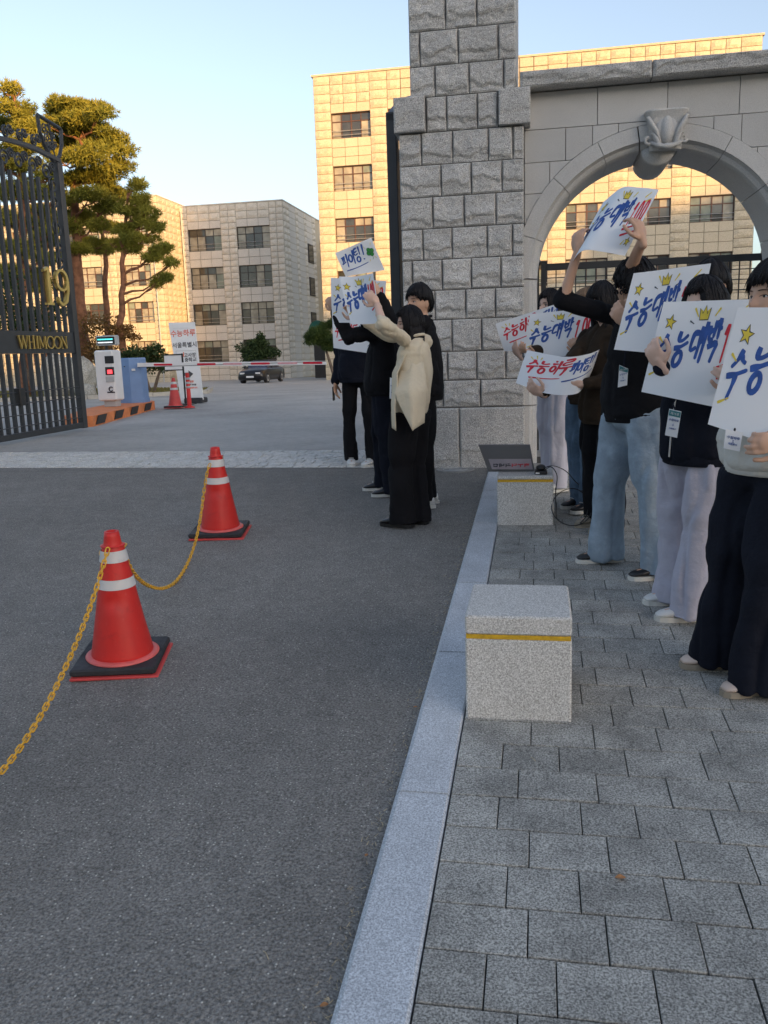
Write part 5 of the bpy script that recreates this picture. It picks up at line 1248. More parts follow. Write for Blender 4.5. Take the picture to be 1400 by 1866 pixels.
def person(label, pos, face, H, hands, skin='skin', top='cblack', pants='cblack', shoes='shoeb', hair='short', head_to=None, tilt=0., stance=.17, feet_dir=None,
           baggy=1.0, legw=1.0, topw=1.0, hem=.50, detail=True, badge=None, shift=(0, 0), sleeve=1.0, hairmat='hair', glasses=False, toplen=None, coat=False, flare=1.0, foot=None, shoe_sole='sole', lean=(0, 0), roll=0., open_front=None, voxel=.0058, elbow_out=.25, head_shift=(0, 0, 0), name='person'):
    pos = Vector(pos); t = thing(name, label, 'person', tuple(pos)); seed = (abs(pos.x)*31+pos.y*17) % 50
    f = Vector((face[0], face[1], 0)).normalized(); r = f.cross(Vector((0, 0, 1))); up = Vector((0, 0, 1))
    g = lambda a, b, c: pos+r*a+f*b+up*c
    ln = Vector((lean[0], lean[1], 0))
    hip = g(0, 0, .525*H)+ln*.3; chest = g(0, .0, .735*H)+ln*.8; neck = g(0, -.01, .835*H)+ln; 
    sh = [g(s*.108*H*(1.0), -.01, .805*H)+ln for s in (-1, 1)]
    hc = g(0, .022, .920*H)+ln*1.1+Vector(head_shift); hsz = H/1.66
    # ---- legs and feet
    if foot is None: foot = [g(-stance*.5, .02, 0), g(stance*.5, -.03, 0)]
    foot = [Vector(p) for p in foot]
    fd = [Vector((d[0], d[1], 0)).normalized() for d in (feet_dir or (face, face))]
    body = MB(); pn = MB(); 
    zones = []
    for s, ft, d in zip((-1, 1), foot, fd):
        hp = hip+r*(s*.055*H); an = ft+up*.075; kn = hp.lerp(an, .50)+f*.02+r*(s*.008)
        cap_tube(body, hp, kn, .052, .036); cap_tube(body, kn, an, .036, .028); cap_tube(body, an-up*.02, an+d*.13-up*.04, .03, .026)
        w = legw
        k = 12; rings = []; 
        hem_p = ft+up*(.022 if flare > 1.05 else .05)+d*(.03 if flare > 1.28 else 0)
        for i in range(k+1):
            q = i/k; c = hp.lerp(kn, q*2) if q < .5 else kn.lerp(hem_p+Vector((0, 0, 0)), (q-.5)*2)
            rad_ = (.094*(1-q*.8)+.078*q*.8)*w if q < .5 else (.075+(flare-1)*.07*((q-.5)*2)**1.3)*w*(1-.10*(q-.5)*(2-flare))
            ring = []
            for j in range(20):
                a = 2*math.pi*j/20; rr_ = rad_*(1+.05*math.sin(3*a+seed+q*4)*(q)+.03*math.sin(5*a+q*9))
                ring.append(c+r*(rr_*math.cos(a))+f*(rr_*1.06*math.sin(a)))
            rings.append(ring)
        pn.loft(rings[::-1])
        zones += [(kn, .10, .010), (hem_p+up*.08, .10, .014)]
    # hips for trousers
    pn.ell(hip+up*.02, (.105*H*topw*.92*max(1, legw*.85), .078*H*max(1, legw*.85), .075*H), 20, 12, Matrix((r, f, up)).transposed()); zones.append((hip-up*.04, .12, .010))
    pn_o = remesh(pn, .011, M[pants], 'trousers', t, 2, folds(seed, .012*baggy, (12, 12, 2.8), (5, 5, 14), zones))
    for ft, d in zip(foot, fd):
        sb = MB(); su = MB(); rt = d.cross(up)
        def ring(x, hw, z0, z1, n=14): return [ft+d*x+rt*(hw*math.cos(a))+up*(z0+(z1-z0)*(.5+.5*math.sin(a))) for a in [2*math.pi*i/n for i in range(n)]]
        su.loft([ring(-.075, .015, .03, .06), ring(-.07, .032, .02, .085), ring(-.03, .038, .02, .10), ring(.02, .038, .02, .10), ring(.07, .043, .02, .078), ring(.12, .047, .02, .062), ring(.16, .042, .02, .052), ring(.185, .022, .022, .04)])
        us = su.build('shoe', M[shoes], t, smooth=True)
        ol = [(-.085, .012), (-.08, .033), (-.03, .040), (.03, .041), (.09, .049), (.14, .048), (.175, .036), (.193, .014)]; ol = ol+[(x, -w_) for x, w_ in reversed(ol)]
        sb.prism(ol[::-1], lambda u, v, k: tuple(ft+d*u+rt*v+up*(.026 if k else .001))); sb.build('sole', M[shoe_sole], us)
        if detail:
            for k in range(3):
                lb = MB(); x = .055+.022*k; lb.tube([ft+d*x+rt*(.025*math.cos(a))+up*(.088-.5*(x-.055)*.55+.004*math.sin(a)) for a in [math.pi*j/5 for j in range(6)]], .0025, 4); lb.build('lace', M[shoe_sole], us)
    # ---- torso and neck of the body
    fr = Matrix((r, f, up)).transposed()
    body.loft([[hip.lerp(neck, q)+r*(w_*math.cos(a))+f*(d_*math.sin(a)) for a in [2*math.pi*i/16 for i in range(16)]] for q, w_, d_ in ((0, .10, .07), (.3, .085, .065), (.6, .10, .07), (.85, .11, .06), (.96, .06, .05))])
    cap_tube(body, neck-up*.05, hc-up*.06*hsz-f*.01, .054*hsz, .050*hsz)
    tp = MB(); zt = []; HA = []
    # ---- arms by two-bone reach
    for s, hd, S in zip((-1, 1), hands, sh):
        UA, FA = .172*H, .150*H
        raised = 0
        if hd is None: T = S+r*(s*.06)-up*(.43*H*.72)+f*.03; pole = -f*.4; fdir = -up; pn_ = -r*s; curl = .35; hook = None
        else:
            T = Vector(hd['at']); pole = Vector(hd.get('pole', tuple(-up*.8+r*s*elbow_out-f*.1))); curl = hd.get('curl', .7)
        S2 = S+up*max(0, min(.06, (T.z-S.z)*.2))+(T-S).normalized()*.012; D = T-S2; L = D.length
        if L > (UA+FA)*.99:
            ex = (L/((UA+FA)*.99)); UA *= min(ex, 1.18); FA *= min(ex, 1.18)
        L2 = min(L, (UA+FA)*.995); dn = D.normalized(); T = S2+dn*L2
        ca = (UA*UA+L2*L2-FA*FA)/(2*UA*L2); pl = (pole-dn*pole.dot(dn)).normalized(); E = S2+dn*UA*ca+pl*UA*math.sqrt(max(0, 1-ca*ca))
        hook = T; fa = (T-E).normalized()
        ku = .034 if (hd is None or hd.get('sleeve', 1) > .5) else .036; cap_tube(body, S2, E, ku*hsz, ku*.95*hsz); cap_tube(body, E, T, ku*hsz, .025*hsz, flat=.9)
        if hd is None: hd_d, hd_n = (-up+f*.1), -r*s
        else: hd_d, hd_n = Vector(hd.get('dir', tuple(fa))), Vector(hd.get('palm', tuple(f)))
        HA.append(T+Vector(hd_d).normalized()*.07); hand(body, T+fa*.008, hd_d, hd_n, hsz*1.0, curl, left=(s < 0))
        sl = hd.get('sleeve', sleeve) if hd else sleeve
        wE = .058*topw; e1 = E.lerp(T, min(1, .92)*sl) if sl > .0 else None
        cap_tube(tp, S2-up*.008, E, .060*(1+(topw-1)*.6), wE*1.06, 14)
        if sl > .05: 
            cap_tube(tp, E, e1, wE*1.06, .046*topw, 14); cap_tube(tp, e1-fa*.03, e1+fa*.01, .043, .041, 14)
        zt += [(E, .12, .014), (S2, .13, .010)]
    # ---- garment torso
    hz = hem
    tw = topw; rg = []
    prof_ = [(hz, .098*tw, .078*tw), (hz+.015, .110*tw, .088*tw), (hz+.06, .116*tw, .092*tw), (.64, .108*tw, .084*tw), (.72, .108*(1+(tw-1)*.6), .076*tw), (.78, .108*(1+(tw-1)*.3), .066*(1+(tw-1)*.4)), (.814, .090, .058), (.838, .050, .045), (.852, .040, .041)]
    if coat: prof_[0] = (hz, .118*tw, .094*tw)
    for q, w_, d_ in prof_:
        c = hip.lerp(neck, (q-.525)/.31); ring = []
        for i in range(28):
            a = 2*math.pi*i/28; k = 1+.025*math.sin(4*a+seed)*(1 if q < .6 else 0)
            ring.append(c+r*(w_*H*k*math.cos(a)*.98)+f*(d_*H*k*math.sin(a)))
        rg.append(ring)
    tp.loft(rg)
    hm = hip.lerp(neck, (hz-.525)/.31)
    zt.append((hm+up*.05, .16, .012))
    top_o = remesh(tp, .0105, M[top], 'top', t, 2, folds(seed+3, .012*baggy, (10, 10, 6), (6, 6, 13), zt))
    # collar and hem as trims
    tr = MB(); pts = [neck+up*.022*H-f*.004+r*(.058*math.cos(a))+f*(.056*math.sin(a))+up*(-.012*math.sin(a)) for a in [2*math.pi*i/20 for i in range(21)]]; tr.tube(pts, .011, 8); tr.build('collar', M[top], t, smooth=True)
    if not coat and open_front is None:
        rb = MB(); rr2 = []
        for dz, k in ((-.016, .93), (-.012, .96), (.030, .985), (.036, .95)):
            ring = []
            for i in range(96):
                a = 2*math.pi*i/96; kk = k*(1+.010*(i % 2)); ring.append(hm+up*dz+r*(.102*tw*H*kk*math.cos(a)*.98)+f*(.081*tw*H*kk*math.sin(a)))
            rr2.append(ring)
        rb.loft(rr2); rb.build('hem_band', M[top], t, smooth=True)
    # ---- head
    HF = Vector(head_to) if head_to is not None else f
    R3 = rot_frame(HF, tilt, roll)
    nv, ff = sph(44, 34); hp_ = head_shape(nv)*hsz*1.0; hw = (np.array(R3) @ hp_.T).T+np.array(hc); body.add([tuple(p) for p in hw], ff)
    for s in (-1, 1):
        e = hc+R3 @ Vector((s*.074*hsz, -.008*hsz, -.005*hsz)); body.ell(e, (.011*hsz, .017*hsz, .030*hsz), 10, 8, R3 @ Matrix.Rotation(s*.35, 3, 'Z'))
    bo = remesh(body, voxel, M[skin], 'body', t, 1)
    def onface(x, z, out=.0):
        q = np.array([[x/.077, 1, z/.118]]); q = q/np.linalg.norm(q); 
        for _ in range(6):
            p = head_shape(q)[0]; q = q+np.array([[(x-p[0])/.077, 0, (z-p[2])/.118]]); q = q/np.linalg.norm(q)
        p = head_shape(q)[0]; return hc+R3 @ (Vector(p+np.array([0, out, 0]))*hsz)
    if detail:
        for s in (-1, 1):
            e = onface(s*.031, .006, -.003); mb = MB(); mb.ell(e, (.0135*hsz, .006*hsz, .0055*hsz), 12, 8, R3); ey = mb.build('eye', M['eyew'], t, smooth=True)
            mb = MB(); mb.ell(onface(s*.031, .006, .0022), (.0062*hsz, .003*hsz, .0048*hsz), 10, 8, R3); mb.build('iris', M['eye'], ey, smooth=True)
            mb = MB(); mb.tube([onface(s*(.031+dx), .0125-.35*dx*dx/.014, .001) for dx in (-.015, -.008, 0, .008, .016)], [.0012, .002, .0022, .002, .001], 5); mb.build('lash', M['eye'], ey)
            mb = MB(); mb.tube([onface(s*(.031+dx), .030-dx*dx*8, .0015) for dx in (-.017, -.008, 0, .009, .018)], [.002, .003, .0034, .003, .0012], 6, flat=.6); mb.build('eyebrow', M['hair'], t)
        mb = MB(); mb.tube([onface(x, -.057+.10*abs(x), .001) for x in (-.021, -.012, 0, .012, .021)], [.0015, .0042, .005, .0042, .0015], 6); mb.build('lips', M['lip'], t, smooth=True)
    if glasses:
        gl = MB()
        for s in (-1, 1):
            gl.tube([onface(s*.031, .006, .014)+R3 @ Vector((.023*math.cos(a)*hsz, 0, .018*math.sin(a)*hsz)) for a in [2*math.pi*i/14 for i in range(15)]], .0014, 5)
            gl.tube([onface(s*.052, .008, .014), hc+R3 @ Vector((s*.078*hsz, .0, .008*hsz))], .0014, 5)
        gl.tube([onface(-.01, .01, .014), onface(.01, .01, .014)], .0014, 5); gl.build('glasses', M['black'], t)
    # ---- hair
    HM = M[hairmat]; hn, hf = sph(56, 40)
    base = head_shape(hn*1.0); x, y, z = hn[:, 0], hn[:, 1], hn[:, 2]
    az = np.arctan2(x, y); 
    if hair == 'short': line = .45-.30*np.clip((np.abs(az)-.75)/.3, 0, 1)-.62*np.clip((np.abs(az)-1.85)/.4, 0, 1); thick = .020+.006*np.clip(z, 0, 1)-.010*np.clip(-z+.1, 0, 1)
    elif hair == 'curly': line = .30-.2*np.clip((np.abs(az)-.8)/.3, 0, 1)-.6*np.clip((np.abs(az)-1.8)/.4, 0, 1); thick = .034
    elif hair == 'bangs': line = .22-1.3*np.clip((np.abs(az)-.72)/.30, 0, 1); thick = .021
    else: line = .55-1.5*np.clip((np.abs(az)-.62)/.4, 0, 1); thick = .019
    line = line+.05*np.sin(az*23)+.03*np.sin(az*41+1)
    m = 1/(1+np.exp(-(z-line)/.035)); n3 = fbm(np.stack([np.sin(az)*7, np.cos(az)*7, z*1.6], 1)+seed, 3); n4 = fbm(np.stack([np.sin(az)*22, np.cos(az)*22, z*3.], 1)+seed, 2)
    if hair == 'curly': n3 = fbm(hn*7+seed, 3); n4 = fbm(hn*16+seed, 2)*1.6
    rr_ = 1+((thick*(m*1.6-.6)+(.006*n3+.004*n4)*m)/.095)
    back = np.clip(-y, 0, 1); 
    Pn = base*rr_[:, None]; 
    low = z < -.62; Pn[low] *= .93
    Pn = Pn*hsz; Pw = (np.array(R3) @ Pn.T).T+np.array(hc); mb = MB(); mb.add([tuple(p) for p in Pw], hf); hob = mb.build('hair', HM, t, smooth=True)
    # loose locks that break the outline
    lk = MB(); Rh = random.Random(int(seed*100))
    def lock(az_, el0, el1, r0_, w_, out=0., curl_=0.):
        pts = []
        for i in range(6):
            q = i/5; el = el0+(el1-el0)*q; v = np.array([[math.sin(az_+curl_*q)*math.cos(el), math.cos(az_+curl_*q)*math.cos(el), math.sin(el)]]); p = head_shape(v)[0]*(1+(r0_+out*q)/.095); pts.append(hc+R3 @ (Vector(p)*hsz))
        lk.tube(pts, [w_*.8, w_, w_, w_*.8, w_*.5, w_*.12], 5, flat=.45)
    for i in range(330 if hair != 'curly' else 80):
        a = Rh.uniform(-math.pi, math.pi); aa = abs(a); el_end = {'short': .40 if aa < .8 else (.16 if aa < 1.9 else -.38), 'curly': .3 if aa < .8 else (.1 if aa < 1.9 else -.4), 'bangs': .20 if aa < .85 else -.9, 'long': .55 if aa < .95 else -.9}[hair if hair in ('short', 'curly', 'bangs') else 'long']
        lock(a, Rh.uniform(.7, 1.4), el_end+Rh.uniform(-.12, .08), float(np.mean(thick))*Rh.uniform(.85, 1.12), Rh.uniform(.0028, .006), Rh.uniform(-.003, .006), Rh.uniform(-.22, .22))
    if hair == 'curly':
        for i in range(260):
            v = np.array([Rh.gauss(0, 1), Rh.gauss(-.2, 1), abs(Rh.gauss(.2, 1))-.25]); v = v/np.linalg.norm(v)
            if v[1] > .5 and v[2] < .35: continue
            c = hc+R3 @ (Vector(head_shape(v[None])[0])*hsz*(1+.30)); q = R3 @ Vector(v); a0 = Rh.uniform(0, 6.28); e1 = q.orthogonal().normalized(); e2 = q.cross(e1); lk.tube([c+q*(.004*k-.01)+(e1*math.cos(a0+k*1.1)+e2*math.sin(a0+k*1.1))*.012 for k in range(6)], [.004, .005, .005, .004, .003, .001], 5)
    lk.build('hair_locks', HM, hob, smooth=True, kind='stuff')
    if hair in ('bangs', 'long', 'verylong'):
        Ld = {'bangs': .10, 'long': .20, 'verylong': .36}[hair]; hl = MB(); rings = []
        a_list = [math.pi*(.36+1.28*i/26) for i in range(27)]
        for k in range(9):
            q = k/8; zz = -.01-q*(.09+Ld); outer = []; inner = []
            for i, a in enumerate(a_list):
                sa, ca = math.sin(a), math.cos(a); w_ = (.094-.016*q+.004*math.sin(i*2.3+q*3)+.003*math.sin(i*5.1)); wy = (.104-.03*q+.01*q*q)
                outer.append(hc+R3 @ (Vector((sa*w_, ca*wy-.006, zz+.006*math.sin(i*3.1)*(k == 8)))*hsz)); inner.append(hc+R3 @ (Vector((sa*w_*.78, ca*wy*.78-.006, zz))*hsz))
            rings.append(outer+inner[::-1])
        hl.loft(rings); hl.build('long_hair', HM, hob, smooth=True)
    if open_front:   # inner shirt panel seen between open edges
        pass
    return t, dict(hip=hip, neck=neck, hc=hc, f=f, r=r, up=up, g=g, sh=sh, HA=HA)
# ------------------------------------------------------------------ placards
STK = {
 '수': [[(.52, 1), (.40, .78), (.10, .58)], [(.50, .86), (.70, .74), (.90, .60)], [(-.05, .36), (.5, .42), (1.08, .47)], [(.52, .42), (.48, .15), (.40, -.22)]],
 '능': [[(.22, 1.02), (.22, .78), (.50, .76), (.88, .84)], [(-.02, .52), (.5, .56), (1.02, .62)], 'o.48,.17,.27,.22'],
 '대': [[(.52, .88), (.12, .84), (.06, .42), (.50, .44)], [(.66, 1.0), (.66, .5), (.62, .08)], [(.66, .58), (.92, .60)], [(.98, 1.12), (.96, .5), (.90, -.10)]],
 '박': [[(.10, .98), (.12, .52)], [(.50, 1.02), (.48, .54)], [(.12, .77), (.48, .80)], [(.12, .54), (.48, .56)], [(.78, 1.1), (.76, .46)], [(.77, .78), (1.02, .80)], [(.18, .32), (.80, .38), (.72, .1), (.62, -.16)]],
 '하': [[(.24, 1.04), (.46, 1.05)], [(.04, .80), (.64, .85)], 'o.34,.42,.24,.22', [(.84, 1.08), (.83, .5), (.78, -.06)], [(.84, .50), (1.06, .53)]],
 '루': [[(.14, 1.0), (.80, 1.04), (.78, .86), (.20, .80), (.18, .62), (.88, .66)], [(-.02, .38), (.5, .42), (1.05, .47)], [(.52, .42), (.48, .15), (.40, -.2)]],
 '파': [[(.02, .90), (.62, .95)], [(.18, .90), (.20, .40)], [(.46, .92), (.44, .42)], [(-.04, .33), (.64, .42)], [(.84, 1.08), (.83, .5), (.78, -.1)], [(.84, .50), (1.06, .53)]],
 '이': ['o.32,.52,.28,.30', [(.88, 1.1), (.87, .5), (.82, -.08)]],
 '팅': [[(.60, 1.05), (.10, 1.0), (.08, .58), (.60, .62)], [(.10, .80), (.54, .83)], [(.88, 1.12), (.86, .44)], 'o.50,.16,.27,.20'],
 '!': [[(.55, 1.1), (.45, .65), (.38, .28)], [(.33, .02), (.30, -.04)]],
 '1': [[(.10, .78), (.45, 1.05), (.36, .5), (.22, -.05)]], '0': ['o.5,.5,.30,.52']}
class Sheet:
    """a thin printed card; P(u,v) comes from columns of points (bottom, top)"""
    def __init__(s, label, cols, group='hand-lettered exam cheering placards', bow=0.):
        s.cols = [(u, Vector(b), Vector(t)) for u, b, t in cols]; s.bow = bow
        c = s.raw(.5, .5); s.t = thing('placard', label, 'placard', tuple(c), group)
        n = (s.raw(.52, .5)-s.raw(.48, .5)).cross(s.raw(.5, .52)-s.raw(.5, .48)); s.sg = 1 if n.dot(Vector(CAM)-c) > 0 else -1
        nu, nv = 24, 12; mb = MB(); 
        for side in (0, 1):
            for j in range(nv+1):
                for i in range(nu+1):
                    mb.v.append(tuple(s.P(i/nu, j/nv, -.0016 if side == 0 else 0)))
        w = nu+1; o = w*(nv+1)
        for j in range(nv):
            for i in range(nu):
                a = j*w+i; mb.f.append((a+o, a+1+o, a+1+w+o, a+w+o)); mb.f.append((a, a+w, a+w+1, a+1))
        bd = list(range(w))+[j*w+nu for j in range(1, nv+1)]+[nv*w+i for i in range(nu-1, -1, -1)]+[j*w for j in range(nv-1, 0, -1)]
        for k in range(len(bd)): a, b = bd[k], bd[(k+1) % len(bd)]; mb.f.append((a, b, b+o, a+o))
        s.card = mb.build('card', M['paper'], s.t, smooth=False)
    def raw(s, u, v):
        C = s.cols; us = [c[0] for c in C]
        def interp(idx):
            if u <= us[0] or len(C) == 2: k = 0
            else: k = min(len(C)-2, max(i for i in range(len(C)) if us[i] <= u))
            q = (u-us[k])/(us[k+1]-us[k]); p1, p2 = C[k][idx], C[k+1][idx]
            if len(C) == 2: return p1.lerp(p2, q)
            p0 = C[k-1][idx] if k > 0 else p1*2-p2; p3 = C[k+2][idx] if k+2 < len(C) else p2*2-p1
            return .5*((2*p1)+(p2-p0)*q+(2*p0-5*p1+4*p2-p3)*q*q+(3*p1-p0-3*p2+p3)*q**3)
        return interp(1).lerp(interp(2), v)
    def P(s, u, v, off=0.):
        p = s.raw(u, v); e = 1e-3; n = (s.raw(u+e, v)-s.raw(u-e, v)).cross(s.raw(u, v+e)-s.raw(u, v-e)).normalized()*getattr(s, 'sg', 1)
        return p+n*(off-s.bow*math.sin(math.pi*u)*1.0+ .004*math.sin(6*u+3*v))
    def ribbon(s, mb, pts, w, asp, taper=True, off=.0012, closed=False):
        # resample in uv with aspect
        Q = [Vector((a*asp, b)) for a, b in pts]; out = []
        if closed: out = Q
        else:
            for i in range(len(Q)-1):
                p0, p1, p2, p3 = Q[max(i-1, 0)], Q[i], Q[i+1], Q[min(i+2, len(Q)-1)]; m = 5
                for k in range(m): q = k/m; out.append(.5*((2*p1)+(p2-p0)*q+(2*p0-5*p1+4*p2-p3)*q*q+(3*p1-p0-3*p2+p3)*q**3))
            out.append(Q[-1])
        n = len(out); L = []; 
        for i in range(n):
            a = out[i-1] if (i > 0 or closed) else out[i]; b = out[(i+1) % n] if (i < n-1 or closed) else out[i]
            d = (b-a); d = d.normalized() if d.length > 1e-9 else Vector((1, 0)); nn = Vector((-d.y, d.x)); t = i/(n-1)
            ww = w*(1 if (not taper or closed) else (.75+.45*math.sin(math.pi*min(1, t*1.6+.15))*(1-t*.25))*(1 if t < .97 else .55)); L.append((out[i]+nn*ww/2, out[i]-nn*ww/2))
        b0 = len(mb.v)
        for a, b in L:
            for q in (a, b): mb.v.append(tuple(s.P(q.x/asp, q.y, off)))
        for i in range(n-1 if not closed else n):
            j = (i+1) % n; mb.f.append((b0+2*i, b0+2*i+1, b0+2*j+1, b0+2*j))
    def text(s, chars, u0, v0, cw, chh, mat, w, asp, rise=0., slant=.18, adv=None, name='lettering'):
        for k, ch in enumerate(chars):
            mb = MB(); J = random.Random(int(s.cols[0][1].x*997)+k*31); jt = lambda q: q+J.uniform(-.03, .03); cu = u0+k*(adv or cw*1.06)+J.uniform(-.006, .006); cv = v0+rise*k+J.uniform(-.012, .012); w_k = w*J.uniform(.9, 1.1)
            tr = lambda a, b: (cu+(a+slant*b)*cw, cv+b*chh+rise*a)
            for st in STK[ch]:
                if isinstance(st, str):
                    cx_, cy_, rx, ry = map(float, st[1:].split(',')); pts = [tr(cx_+rx*math.cos(q), cy_+ry*math.sin(q)) for q in [2*math.pi*i/18 for i in range(18)]]; s.ribbon(mb, pts, w, asp, closed=True, off=.0012+.0002*(k % 2))
                else: s.ribbon(mb, [tr(jt(a), jt(b)) for a, b in st], w_k, asp, off=.0012+.0002*(STK[ch].index(st) % 3))
            mb.build(name, M[mat], s.card)
    def line(s, pts, mat, w, asp, name='stroke', off=.0012): mb = MB(); s.ribbon(mb, pts, w, asp, off=off); mb.build(name, M[mat], s.card)
    def poly(s, pts, mat, asp, name, off=.0012, outline=.012):
        mb = MB(); n = len(pts); cx_, cy_ = sum(p[0] for p in pts)/n, sum(p[1] for p in pts)/n; mb.v = [tuple(s.P(cx_, cy_, off))]+[tuple(s.P(a, b, off)) for a, b in pts]; mb.f = [(0, i+1, (i+1) % n+1) for i in range(n)]; o = mb.build(name, M[mat], s.card)
        if outline: mb = MB(); s.ribbon(mb, pts, outline, asp, closed=True, off=off+.0004); mb.build(name+'_outline', M['dink'], s.card)
    def star(s, u, v, r, asp, mat='yink'): s.poly([(u+r*(1 if i % 2 == 0 else .42)*math.sin(i*math.pi/5+.15)/asp, v+r*(1 if i % 2 == 0 else .42)*math.cos(i*math.pi/5+.15)) for i in range(10)], mat, asp, 'star')
    def crown(s, u, v, r, asp): s.poly([(u+a*r/asp, v+b*r) for a, b in ((-.8, -.8), (.75, -.75), (1.0, .7), (.42, -.02), (.05, 1.0), (-.4, .0), (-1.0, .62))], 'yink', asp, 'crown')
    def design100(s, asp=1.42):
        s.star(.13, .78, .085, asp); s.crown(.47, .875, .08, asp)
        s.text('수능대박', .045, .29, .135, .34, 'blue', .052, asp, rise=.045, adv=.160)
        s.text('100', .70, .42, .085, .32, 'redink', .038, asp, rise=.04, adv=.088)
        s.line([(.68, .36), (.80, .41), (.97, .48)], 'redink', .035, asp, 'underline'); s.line([(.70, .27), (.82, .32), (.96, .38)], 'redink', .03, asp, 'underline')
        s.star(.90, .20, .075, asp)
        for p in ([(.36, .93), (.41, .84)], [(.05, .62), (.10, .56)], [(.63, .93), (.58, .85)], [(.82, .86), (.90, .95)], [(.86, .80), (.96, .86)], [(.03, .20), (.11, .26)], [(.80, .14), (.84, .22)]): s.line(p, 'yink', .022, asp, 'ray')
        s.line([(.33, .80), (.38, .77)], 'dink', .014, asp, 'ray'); s.line([(.60, .79), (.66, .83)], 'dink', .014, asp, 'ray')
    def design_day(s, asp=1.42, last='파이팅!!'):
        s.text('수능하루', .07, .42, .130, .34, 'redink', .047, asp, rise=.04, adv=.142)
        s.text(last, .62, .52, .078, .30, 'blue', .036, asp, rise=.03, adv=.080)
        s.line([(.15, .27), (.30, .33), (.55, .42)], 'redink', .035, asp, 'underline'); s.line([(.58, .34), (.74, .42), (.95, .52)], 'blue', .032, asp, 'underline')
        for p in ([(.08, .84), (.13, .76)], [(.15, .90), (.17, .80)], [(.22, .88), (.21, .80)]): s.line(p, 'yink', .02, asp, 'ray')
        for p in ([(.93, .22), (.96, .28)], [(.97, .88), (.93, .82)]): s.line(p, 'blue', .014, asp, 'ray')
def quad(label, bl, br, tr, tl, Y, bow=0.):   # corners px; Y depth per corner
    return Sheet(label, [(0, K(*bl, Y[0]), K(*tl, Y[3])), (.5, (K(*bl, Y[0])+K(*br, Y[1]))/2, (K(*tl, Y[3])+K(*tr, Y[2]))/2), (1, K(*br, Y[1]), K(*tr, Y[2]))], bow=bow)
# left group
S1 = quad('tilted white placard reading 파이팅! with a green clover, raised highest by the left group', (630, 504), (701, 492), (677, 433), (611, 461), (6.3, 6.25, 6.25, 6.3))
A1 = 1.35; S1.text('파이팅!', .06, .34, .165, .42, 'blue', .055, A1, rise=.04, adv=.175); S1.line([(.10, .20), (.35, .24), (.70, .34)], 'blue', .035, A1, 'underline')
for q in range(4):
    a = q*math.pi/2+.4; S1.poly([(.84+(.075*math.cos(a)+.07*math.cos(b))/A1, .62+.075*math.sin(a)+.07*math.sin(b)) for b in [2*math.pi*i/9 for i in range(9)]], 'green', A1, 'clover_leaf', outline=.006, off=.0012+.0001*q)
S1.line([(.84, .60), (.86, .45), (.83, .38)], 'green', .015, A1, 'stem')
for p in ([(.72, .84), (.75, .76)], [(.93, .88), (.90, .80)], [(.75, .35), (.77, .42)], [(.94, .40), (.90, .46)]): S1.line(p, 'yink', .015, A1, 'ray')
S3 = quad('white placard with 수능대박 100 held behind the other placards of the left group', (606, 588), (700, 588), (704, 512), (603, 506), (7.0, 6.75, 6.75, 7.0)); S3.design100()
S2 = quad('curled white placard with 100 held up by the woman in the cream cardigan', (640, 591), (695, 587), (680, 498), (618, 504), (6.15, 5.95, 6.1, 6.3), .03); S2.design100(.9)
S4 = quad('lowest white placard of the left group reading 수능하루 파이팅 in red and blue', (608, 634), (674, 644), (679, 590), (606, 577), (8.0, 7.85, 7.85, 8.0)); S4.design_day()
# right group
R1 = Sheet('curling white placard with red 100 raised overhead under the keystone', [(0, K(1037, 486, 5.02), K(1100, 368, 5.1)), (.26, K(1062, 458, 4.86), K(1133, 341, 4.96)), (.6, K(1102, 459, 4.8), K(1166, 342, 4.9)), (1, K(1139, 466, 4.78), K(1201, 346, 4.85))]); R1.design100()
R2 = quad('farthest left placard of the right group reading 수능하루 in red beside the pillar', (919, 640), (1012, 634), (1017, 553), (903, 590), (6.9, 6.75, 6.75, 6.9)); R2.design_day()
R3 = quad('placard with crown, 수능대박 and red 100 behind the lower left placard of the right group', (955, 648), (1080, 650), (1090, 560), (966, 572), (6.38, 6.25, 6.25, 6.38)); R3.design100()
R4 = Sheet('lower bowed placard with red 수능하루 and blue 파이팅 held above the laptop bollard', [(0, K(940, 698, 5.85), K(961, 638, 5.9)), (.5, K(996, 717, 5.70), K(1030, 650, 5.75)), (.8, K(1050, 718, 5.72), K(1072, 645, 5.77)), (1, K(1068, 700, 5.86), K(1096, 635, 5.9))]); R4.design_day()
R5 = quad('placard with crown and blue 수능대박 held in front of the tall man at the back', (1119, 637), (1262, 650), (1296, 480), (1155, 498), (4.62, 4.5, 4.5, 4.62)); R5.design100()
R6 = quad('large placard with star, crown and blue 수능 held before the woman in navy', (1169, 714), (1352, 752), (1385, 545), (1210, 550), (4.0, 3.85, 3.85, 4.0)); R6.design100()
R7 = quad('nearest placard cut off by the right edge, in front of the oatmeal sweatshirt', (1290, 773), (1530, 850), (1580, 560), (1345, 560), (3.38, 3.2, 3.2, 3.38)); R7.design100()
